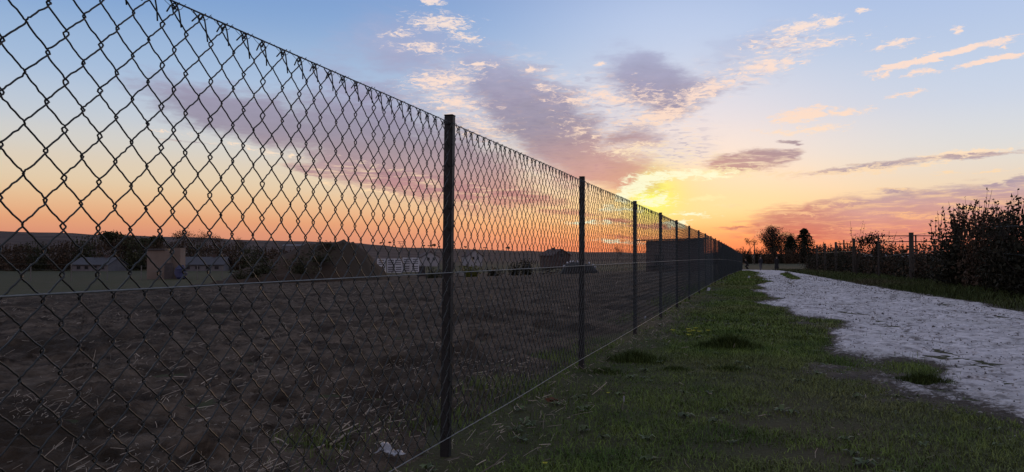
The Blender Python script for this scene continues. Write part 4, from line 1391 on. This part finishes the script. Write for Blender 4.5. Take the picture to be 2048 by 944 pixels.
    t, W, he, hr, rf = gable_house('greenhouse', 'long pale roofed greenhouse on the hillside behind the earth heap', 598, 700, 60, 492, 489, 496, 12, 0, M['white_house'], M['white_house'], False, 'greenhouse')
    t.location.z = H(t.location.x, t.location.y)
    # pylon
    x, y, _ = at(803, 900)
    z0 = H(x, y); h = zat(483, 900) - z0
    t = thing('pylon', 'tiny lattice electricity pylon on the skyline left of the nearest full post', 'pylon', (x, y, z0))
    for s in (-1, 1):
        MB().tube([(s * 1.6, 0, -1), (s * .5, 0, h * .62), (s * 3.6, 0, h)], .28, 4).build('leg', M['steel'], t)
    for k in (.62, .86, 1.0):
        ww = .5 + 3.1 * (k - .62) / .38 if k > .62 else .5
        MB().tube([(-ww - 2, 0, h * k), (ww + 2, 0, h * k)], .22, 4).build('crossarm', M['steel'], t)
make_buildings()

# ------------------------------------------------------------------ things in and beyond the field
def make_heap():
    zc = 68.0
    xa, ya, _ = at(462, zc); xb, yb, _ = at(775, zc)
    cx, cy_ = (xa + xb) / 2, (ya + yb) / 2
    L_ = math.hypot(xb - xa, yb - ya)
    prof = [(462, 0.0), (485, 0.30), (520, 0.50), (560, 0.66), (610, 0.86), (650, 0.94), (685, 1.0), (712, 0.97), (735, 0.74), (755, 0.42), (775, 0.0)]
    top = zat(481.5, zc) - H(cx, cy_)
    u = np.linspace(0, 1, 90); v = np.linspace(-1, 1, 44)
    U, Vv = np.meshgrid(u, v, indexing='ij')
    ph = np.interp(462 + U * 313, [a for a, b in prof], [b for a, b in prof])
    xs = (U - .5) * L_
    ys = Vv * 6.5
    zz = top * ph * (1 - np.abs(Vv) ** 1.7) * (1 + 0.30 * fbm(xs * .5, ys * .5, 4, 91)) + 0.75 * fbm(xs * 0.9, ys * 0.9, 5, 93, 0.6) - 0.1
    P = np.stack([xs, ys, zz], -1).reshape(-1, 3)
    o = link('earth_heap', mesh_np('earth_heap', P, grid_faces(90, 44), M['heap'], True))
    o.location = (cx, cy_, H(cx, cy_)); o.rotation_euler = (0, 0, YAW)
    tag(o, 'large brown heap of dug earth rising above the field to the skyline', 'earth heap')
    protos = [shrub_proto(71, 900, 0.08, M['leaf_green'], 10, 0.6, 20), shrub_proto(72, 900, 0.08, M['leaf_green'], 10, 0.6, 20)]
    G = 'weedy shrubs on the earth heap'
    for i, (px, py, zc2, w, h, lab) in enumerate(((505, 552, 60, 2.0, 1.3, 'dark weedy shrub at the left foot of the earth heap'),
                                            (530, 545, 61, 1.9, 1.5, 'dark weedy shrub low on the left slope of the earth heap'),
                                            (605, 545, 61, 2.2, 1.6, 'dark weedy shrub halfway along the foot of the earth heap'),
                                            (640, 522, 63.0, 2.3, 1.1, 'wide dark shrub high on the near slope of the earth heap'),
                                            (655, 497, 66, 2.4, 0.8, 'low scrubby shrub on the crest of the earth heap'),
                                            (480, 556, 59, 1.5, 0.9, 'small weedy shrub where the earth heap meets the field'))):
        x, y, _ = at(px, zc2)
        plant('weedy_shrub', lab, 'shrub', (x, y, zat(py, zc2) - 0.1), protos[i % 2], ('stems', 'foliage'), (w, w, h), i, G)
make_heap()

def make_crates():
    zc = 98.0
    u = zc / F
    S, HH = 15.6 * u, 14.0 * u
    proto = None
    G = 'white slotted crates stacked beyond the field'
    labs = {}
    names = ['leftmost', 'second', 'third', 'fourth', 'rightmost']
    x0, y0_, _ = at(756, zc)
    for c in range(5):
        for r in range(2):
            px = 763 + c * 16.8 + (2.0 if c == 1 else 0)
            x, y, _ = at(px, zc + (0.6 if c % 2 else 0.0))
            z = zat(545.5 - (2 if c > 2 else 0), zc) + r * (HH + .004)
            lab = ('%s white slotted crate of the stack right of the earth heap, %s layer' % (names[c], ('bottom', 'top')[r]))
            if proto is None:
                proto = thing('slotted_crate', lab, 'crate', (x, y, z), YAW + .35, G)
                hw = S / 2
                for sx in (-1, 1):
                    for sy in (-1, 1):
                        MB().box((sx * (hw - .06), sy * (hw - .06), HH / 2), (.12, .12, HH)).build('corner_post', M['white'], proto)
                for k in range(4):
                    z1 = .08 + (HH - .16) * k / 3
                    s = MB()
                    for sg in (-1, 1):
                        s.box((0, sg * (hw - .045), z1), (S - .24, .06, .135)); s.box((sg * (hw - .045), 0, z1), (.06, S - .24, .135))
                    s.build('slat', M['white'], proto)
                MB().box((0, 0, HH - .03), (S - .25, S - .25, .05)).build('lid', M['white'], proto)
                MB().box((0, 0, HH / 2 - .03), (S - .3, S - .3, HH - .12)).build('load', M['slate'], proto)
            else:
                dup(proto, (x, y, z), YAW + .35 + random.uniform(-.28, .28), None, lab, G)
    # pale barrier frame next to them
    x, y, _ = at(843, 100)
    t = thing('barrier_frame', 'small pale rectangular frame standing right of the white crates', 'frame', (x, y, H(x, y)), YAW)
    z1, z2 = zat(533, 100) - H(x, y), zat(544, 100) - H(x, y)
    MB().box((-.5, 0, z1 / 2), (.07, .07, z1)).build('post', M['white_house'], t)
    MB().box((.5, 0, z1 / 2), (.07, .07, z1)).build('post', M['white_house'], t)
    MB().box((0, 0, z1 + .035), (1.07, .07, .07)).build('rail', M['white_house'], t)
    MB().box((0, 0.02, z1 / 2 + .05), (.92, .03, z1 - .15)).build('panel', M['roofing'], t)
make_crates()

def make_far_things():
    # post fence across the far green strip
    t = thing('wire_fence', 'thin wire fence with slim posts crossing the green strip before the pale hut', 'fence')
    tops = []
    for px, top, zc in ((-30, 527, 86), (62, 527, 86), (143, 528, 86), (215, 529, 87), (283, 531, 88), (395, 531, 88), (445, 531, 88), (480, 531, 88)):
        x, y, _ = at(px, zc)
        MB().box((x, y, (H(x, y) - .2 + zat(top, zc)) / 2), (.09, .09, zat(top, zc) - H(x, y) + .2), YAW).build('post', M['concrete'], t)
        tops.append((x, y, zat(top, zc) - .06))
    for d in (0.0, .6):
        MB().tube([(a, b, c - d) for a, b, c in tops], .007, 4).build('wire', M['tension'], t)
    # bushes seen between the first two posts
    protos = [shrub_proto(81, 1300, 0.10, M['leaf_dark'], 10, .55, 14), shrub_proto(82, 1300, 0.09, M['leaf_yellow'], 10, .55, 8), shrub_proto(83, 1300, 0.09, M['leaf_green'], 10, .55, 8)]
    spec = [(946, 525, 78, 46, 1, 'yellow green rounded bush just right of the nearest full post'), (930, 529, 75, 34, 1, 'smaller yellow green bush touching the nearest full post'),
            (1052, 514, 62, 46, 0, 'dark twiggy bush left of the pile of planks, before the second post'), (1030, 522, 64, 26, 0, 'low dark bush on the left of the dark twiggy bush'),
            (862, 529, 84, 40, 2, 'low green bush between the white crates and the nearest full post'), (888, 533, 82, 26, 2, 'low green bush hard against the left of the nearest full post'),
            (985, 534, 80, 40, 0, 'low dark bush between the yellow green bush and the twiggy bush')]
    for i, (px, top, zc, w, k, lab) in enumerate(spec):
        x, y, _ = at(px, zc)
        s = w / F * zc / 1.25
        plant('field_bush', lab, 'bush', (x, y, H(x, y) - .03), protos[k], ('stems', 'foliage'), (s, s, (zat(top, zc) - H(x, y)) * .98), i)
    x, y, _ = at(921, 72)
    tag(MB().blob((0, 0, .3), (.55, .4, .42), 10, 6, 4, .25).build('boulder', M['concrete']), 'pale grey boulder at the foot of the yellow green bush', 'boulder').location = (x, y, H(x, y) - .05)
    # plank pile
    rg = random.Random(12)
    G = 'planks in the loose pile by the second post'
    for k in range(14):
        px, zc = 1082 + rg.uniform(0, 44), 58 + rg.uniform(-.5, .5)
        x, y, _ = at(px, zc)
        o = MB().box((0, 0, 0), (rg.uniform(.8, 1.7), .14, .05), 0, 0, rg.uniform(-.45, .15)).build('plank', M['wood' if k % 3 else 'concrete'])
        hz = .12 + .055 * k * (1 - abs(px - 1104) / 40)
        o.location = (x, y, H(x, y) + hz); o.rotation_euler = (0, 0, YAW + rg.uniform(-.6, .6))
        tag(o, 'weathered plank, %s from the bottom of the loose pile left of the second post' % ordinal(k + 1), 'plank', G)
    # long covered stack with pale sacks on top
    zc = 57.0
    u = zc / F
    x, y, _ = at(1160, zc)
    z0 = H(x, y)
    hh = zat(525, zc) - z0
    Lh = 78 * u
    U, Vv = np.meshgrid(np.linspace(-1, 1, 40), np.linspace(0, 1, 16), indexing='ij')
    th = PI * Vv
    sc = (1 - np.abs(U) ** 4 * .9)
    P = np.stack([U * Lh / 2, -np.cos(th) * (.75 * sc ** .4) , np.sin(th) ** .6 * hh * sc * (1 - .14 * U) * (1 + .15 * fbm(U * 5, Vv * 3, 3, 6)) - .02], -1).reshape(-1, 3)
    o = link('covered_stack', mesh_np('covered_stack', P, grid_faces(40, 16), M['black'], True))
    o.location = (x, y, z0); o.rotation_euler = (0, 0, YAW)
    tag(o, 'long low stack under a black tarpaulin behind the second post', 'covered stack')
    G2 = 'pale sacks in a row on the covered stack'
    for k, px in enumerate((1128, 1135, 1141, 1147, 1154, 1160, 1178, 1186, 1191)):
        x, y, _ = at(px, zc)
        q = (px - 1160) / 39.0
        o = MB().blob((0, 0, 0), (2.3 * u, .18, 2.0 * u), 8, 5, k, .3).build('sack', M['white'])
        o.location = (x, y, z0 + hh * (1 - q ** 4 * .9) * (1 - .14 * q) + .05)
        tag(o, '%s pale sack from the left in the row on the black covered stack' % ordinal(k + 1), 'sack', G2)
    x, y, _ = ground_at(1252, 537)
    mb = MB().blob((0, 0, .1), (.16, .12, .12), 9, 6, 2, .5)
    tag(mb.build('plastic_bag', M['red']), 'small crumpled red plastic bag lying beyond the third post', 'bag').location = (x, y, H(x, y))
make_far_things()

# ------------------------------------------------------------------ small things near the fence
def make_litter():
    rg = random.Random(21)
    x, y, _ = ground_at(778, 925)
    mb = MB()
    n, k = 15, 10
    for i in range(n):
        for j in range(k):
            u, v = i / (n - 1), j / (k - 1)
            zz = 0.012 + 0.035 * max(0, math.sin(u * 4.5 + v * 2)) * math.sin(PI * min(1, v * 1.1 + .05)) + rg.uniform(0, .012)
            mb.v.append((-.055 + .12 * u + .02 * math.sin(v * 5) + rg.gauss(0, .002), -.035 + .075 * v + .012 * math.sin(u * 6) + rg.gauss(0, .002), zz))
    for i in range(n - 1):
        for j in range(k - 1):
            mb.f.append((i * k + j, (i + 1) * k + j, (i + 1) * k + j + 1, i * k + j + 1))
    o = mb.build('plastic_scrap', M['plastic'])
    o.location = (x, y, H(x, y) + .03)
    sol = o.modifiers.new('thickness', 'SOLIDIFY'); sol.thickness = .0012
    tag(o, 'crumpled white plastic scrap on the soil by the foot of the nearest full post', 'plastic scrap')
    # pale stalks worth naming
    G = 'thick pale maize stalks on the soil'
    for px, py, ang, l, lab in ((640, 922, -1.0, .10, 'thick pale maize stalk lying left of the white plastic scrap'), (676, 905, .8, .08, 'short pale maize stalk leaning above the thicker one'),
                            (735, 845, 1.0, .055, 'short white stalk standing in the soil above the plastic scrap')):
        x, y, _ = ground_at(px, py)
        dx, dy = math.cos(ang + YAW), math.sin(ang + YAW)
        o = MB().tube([(-dx * l / 2, -dy * l / 2, .008), (0, .004, .022), (dx * l / 2, dy * l / 2, .045)], [.008, .0065, .005], 7).build('maize_stalk', M['straw'], None, True)
        o.location = (x, y, H(x, y) + .035)
        tag(o, lab, 'stalk', G)
    for px, py, s, lab in ((1417, 583, .10, 'white paper scrap in the grass near the far fence posts'), (1498, 558, .13, 'small white scrap on the grass just before the far path end'),
                           (1290, 640, .035, 'tiny white scrap in the grass right of the third post')):
        x, y, _ = ground_at(px, py)
        mb = MB()
        mb.add([(-s * .4, -.02, 0), (s * .3, -.03, .01), (s * .5, .05, s * .7), (-s * .2, .04, s * .9), (0, .0, s * .45)], [(0, 1, 4), (1, 2, 4), (2, 3, 4), (3, 0, 4)])
        o = mb.build('paper_scrap', M['plastic'])
        sol = o.modifiers.new('thickness', 'SOLIDIFY'); sol.thickness = .004
        o.location = (x, y, H(x, y) + .02)
        tag(o, lab, 'paper scrap')
    x, y, _ = ground_at(1105, 808)
    mb = MB()
    for k in range(9):
        mb.leaf((rg.gauss(0, .02), rg.gauss(0, .012), .018 + abs(rg.gauss(0, .008))), .045, .022, rg)
    o = mb.build('dead_leaf', M['rust']); o.location = (x, y, H(x, y))
    tag(o, 'curled rust brown dead leaf in the grass right of the nearest full post', 'dead leaf')
    # white seed head
    x, y, _ = ground_at(1245, 822)
    t = thing('dry_grass_head', 'single pale dry seed head standing in the grass strip', 'seed head', (x, y, H(x, y)))
    MB().tube([(0, 0, 0), (.002, 0, .03), (.006, .002, .055)], .0012, 5).build('stem', M['straw'], t)
    MB().blob((.008, .002, .07), (.005, .005, .018), 7, 6, 2, .4).build('head', M['plastic'], t)
    # yellow flowers
    G = 'yellow flowers in the grass'
    spots = [(1376, 664), (1378, 669), (1391, 662), (1386, 667), (1398, 669), (1416, 667), (1345, 666), (1377, 676), (1215, 792), (1088, 938)]
    order = sorted(range(8), key=lambda k: spots[k])
    for i, (px, py) in enumerate(spots):
        x, y, d = ground_at(px, py + 4)
        far = d > 6
        h = .05 if far else .03
        lab = ('%s from the left of the small yellow flowers before the dark grass tuft' % ordinal(order.index(i) + 1) if i < 8 else
               ('lone yellow flower in the grass left of the cluster' if i == 8 else 'yellow flower at the bottom edge of the picture'))
        t = thing('yellow_flower', lab, 'flower', (x, y, H(x, y)), 0, G if i < 8 else None)
        MB().tube([(0, 0, 0), (.003, 0, h * .6), (.004, .002, h)], .0015, 4).build('stem', M['grass'], t)
        p = MB()
        r = .026 if far else .011
        for k in range(7):
            a = 2 * PI * k / 7
            p.add([(.004, .002, h), (.004 + r * math.cos(a - .3), .002 + r * math.sin(a - .3), h + r * .5), (.004 + r * 1.15 * math.cos(a), .002 + r * 1.15 * math.sin(a), h + r * .4),
                   (.004 + r * math.cos(a + .3), .002 + r * math.sin(a + .3), h + r * .5)], [(0, 1, 2, 3)])
        p.build('petals', M['yellow'], t)
    # dark tufts
    for px, py, w, hgt, n, lab in ((1460, 697, .34, .19, 1600, 'largest dark grass tuft right of the yellow flowers'), (1420, 694, .24, .07, 600, 'flat dark grass patch on the left side of the largest tuft'),
                                (1272, 722, .30, .13, 1300, 'dark grass tuft right of the second post'), (1458, 740, .20, .055, 500, 'small dark grass tuft below the largest one'),
                                (1352, 740, .18, .05, 450, 'small dark grass tuft in the middle of the grass strip'),
                                (1845, 768, .24, .12, 1000, 'dark grass tuft growing at the ragged edge of the white path'), (1210, 745, .22, .06, 500, 'low dark grass tuft between second post and bottom wire')):
        x, y, _ = ground_at(px, py)
        g = np.random.default_rng(int(px))
        bx, by = np.clip(g.normal(0, w * .42, n), -w * .8, w * .8), np.clip(g.normal(0, w * .28, n), -w * .55, w * .55)
        q = np.exp(-(bx / (w * .6)) ** 2 - (by / (w * .45)) ** 2)
        v, f = blades(bx, by, hgt * (0.35 + .75 * q) * g.uniform(.6, 1.1, n), g.uniform(.003, .006, n), g.uniform(.3, 1.1, n), np.zeros(n) - .004, g)
        o = link('grass_tuft', mesh_np('grass_tuft', v, f, M['tuft']))
        o.location = (x, y, H(x, y))
        tag(o, lab, 'grass tuft')
make_litter()

# ------------------------------------------------------------------ people
def person(label, px, foot_py, height_px, face, legs, arms, lean=0.0, squat=0.0, top='jacket', topm=None, legm=None, coat_len=0.0):
    x, y, zc = ground_at(px, foot_py)
    Hm = 1.72 if not squat else 1.68
    S = (height_px / F * zc) / (Hm - squat * 0.62)
    t = thing('person', label, 'person', (x, y, H(x, y) + 0.01), face)
    t.scale = (S, S, S)
    hip = 0.90 - squat * 0.50
    dy = -lean
    # skeleton: joint, radius, parent (x side, y forward is -y)
    J = [((0, 0, hip), (.13, .10), None)]
    def j(p, r, par):
        J.append((p, r if hasattr(r, '__len__') else (r, r), par)); return len(J) - 1
    waist = j((0, dy * .3, hip + .17), (.135, .095), 0)
    chest = j((0, dy * .75, hip + .37), (.16, .11), waist)
    neck = j((0, dy * 1.05, hip + .54), .058, chest)
    jaw = j((0, dy * 1.2 - .02, hip + .62), (.07, .08), neck)
    head = j((0, dy * 1.3 - .012, hip + .71), (.078, .098), jaw)
    crown = j((0, dy * 1.3, hip + .785), (.055, .065), head)
    nose = j((0, dy * 1.3 - .125, hip + .685), .013, head)
    pa, pl = [], []
    for s, (aa, ab) in zip((-1, 1), arms):
        sh = j((s * .18, dy * .9, hip + .47), .062, chest)
        el = j((s * (.22), dy * .9 + aa[0], hip + .47 + aa[1]), .044, sh)
        wr = j((s * (.22 - ab[2]), dy * .9 + aa[0] + ab[0], hip + .47 + aa[1] + ab[1]), .030, el)
        e, w = Vector(J[el][0]), Vector(J[wr][0])
        d = (w - e).normalized()
        pm = j(tuple(w + d * .05), (.036, .022), wr)
        pal = w + d * .085
        for k, (o, ln) in enumerate(((-.027, .062), (-.009, .075), (.009, .070), (.026, .055))):
            f1 = j(tuple(pal + Vector((0, o, 0)) + d * .02), .0085, pm)
            f2 = j(tuple(pal + Vector((-s * .010, o * 1.1, 0)) + d * (.02 + ln * .55)), .008, f1)
            j(tuple(pal + Vector((-s * .028, o * 1.1, 0)) + d * (.02 + ln)), .007, f2)
        th1 = j(tuple(w + d * .05 + Vector((-s * .01, -.040, 0))), .011, pm)
        j(tuple(w + d * .095 + Vector((-s * .02, -.055, 0))), .009, th1)
        pa.append((J[sh][0], J[el][0], J[wr][0]))
    for s, (kn, an) in zip((-1, 1), legs):
        hp = j((s * .10, 0, hip - .05), .088, 0)
        k_ = j((s * (.11 + .05 * squat), kn, hip - .44 + squat * .36), .062, hp)
        a_ = j((s * .11, an, .085), .042, k_)
        j((s * .12, an - .15, .035), (.042, .030), a_)
        pl.append((J[hp][0], J[k_][0], J[a_][0]))
    me = bpy.data.meshes.new('body')
    me.from_pydata([p for p, r, q in J], [(q, i) for i, (p, r, q) in enumerate(J) if q is not None], [])
    me.materials.append(M['skin'])
    body = link('body', me, t)
    sk = body.modifiers.new('skin', 'SKIN')
    for i, (p, r, q) in enumerate(J):
        me.skin_vertices[0].data[i].radius = r
    me.skin_vertices[0].data[0].use_root = True
    sd = body.modifiers.new('smooth', 'SUBSURF'); sd.levels = 1; sd.render_levels = 1
    # face details and hair
    hc = J[head][0]
    for s in (-1, 1):
        MB().blob((s * .031, hc[1] - .092, hc[2] + .005), (.013, .008, .009), 7, 5).build('eye', M['cloth_black'], t)
        MB().blob((s * .083, hc[1] + .01, hc[2] - .02), (.012, .022, .034), 7, 5).build('ear', M['skin'], t)
    MB().box((0, hc[1] - .096, hc[2] - .065), (.05, .012, .010)).build('mouth', M['rust'], t)
    MB().blob((0, hc[1] + .022, hc[2] + .038), (.094, .112, .105), 12, 8, 1, .08, -.45).build('hair', M['hair'], t, True)
    # clothes
    jk = MB()
    bt = hip - .10 - coat_len
    rings = [(bt, .175 + .10 * (coat_len > .3), .13 + .08 * (coat_len > .3), 0), (hip, .165, .125, 0), (hip + .17, .165, .125, dy * .3), (hip + .36, .20, .14, dy * .75), (hip + .47, .20, .12, dy * .95), (hip + .545, .085, .085, dy * 1.05)]
    n = 14
    vs = []
    for z, rx, ry, yy in rings:
        for k in range(n):
            a = 2 * PI * k / n
            vs.append((rx * math.cos(a), yy + ry * math.sin(a), z))
    fs = [(i * n + k, i * n + (k + 1) % n, (i + 1) * n + (k + 1) % n, (i + 1) * n + k) for i in range(len(rings) - 1) for k in range(n)]
    jk.add(vs, fs)
    for a, b, c in pa:
        jk.tube([a, b, tuple(Vector(b).lerp(Vector(c), .95))], [.082, .064, .050], 8, False)
    jk.build(top, topm or M['cloth_black'], t, True)
    tr = MB()
    for a, b, c in pl:
        tr.tube([(a[0], a[1], a[2] + .06), b, (c[0], c[1], c[2] + .02)], [.108, .082, .064], 9, False)
    tr.build('trousers', legm or M['cloth_black'], t, True)
    for a, b, c in pl:
        MB().blob((c[0], c[1] - .06, .045), (.052, .14, .05), 9, 6, 1, 0, -.9).build('shoe', M['cloth_black'], t, True)
    return t

def make_people():
    hang = ((.02, -.28), (.0, -.25, .0))
    person('crouching person in a dark coat at the end of the fence, reaching towards the left', 1495.5, 538.5, 19.5, YAW - PI / 2,
           ((-.30, -.02), (-.26, .05)), (((-.10, -.22), (-.20, -.05, .02)), ((-.05, -.24), (-.16, -.10, .04))), lean=.22, squat=.62, topm=M['cloth_black'], coat_len=.12)
    person('person in dark jacket and grey trousers, middle of the three on the path', 1521.5, 541.5, 29, YAW + PI + .2,
           ((-.10, -.16), (.05, .17)), (((.03, -.28), (-.10, -.22, .02)), ((-.03, -.28), (-.12, -.20, .03))), topm=M['cloth_navy'], legm=M['cloth_grey'], coat_len=.06)
    person('standing person in a long black coat, right of the three people on the path', 1553.5, 541.5, 29, YAW + PI - .3,
           ((-.03, .0), (.02, .04)), (((.02, -.28), (-.08, -.23, .06)), ((.02, -.28), (-.05, -.24, .04))), top='coat', topm=M['cloth_black'], coat_len=.55)
make_people()
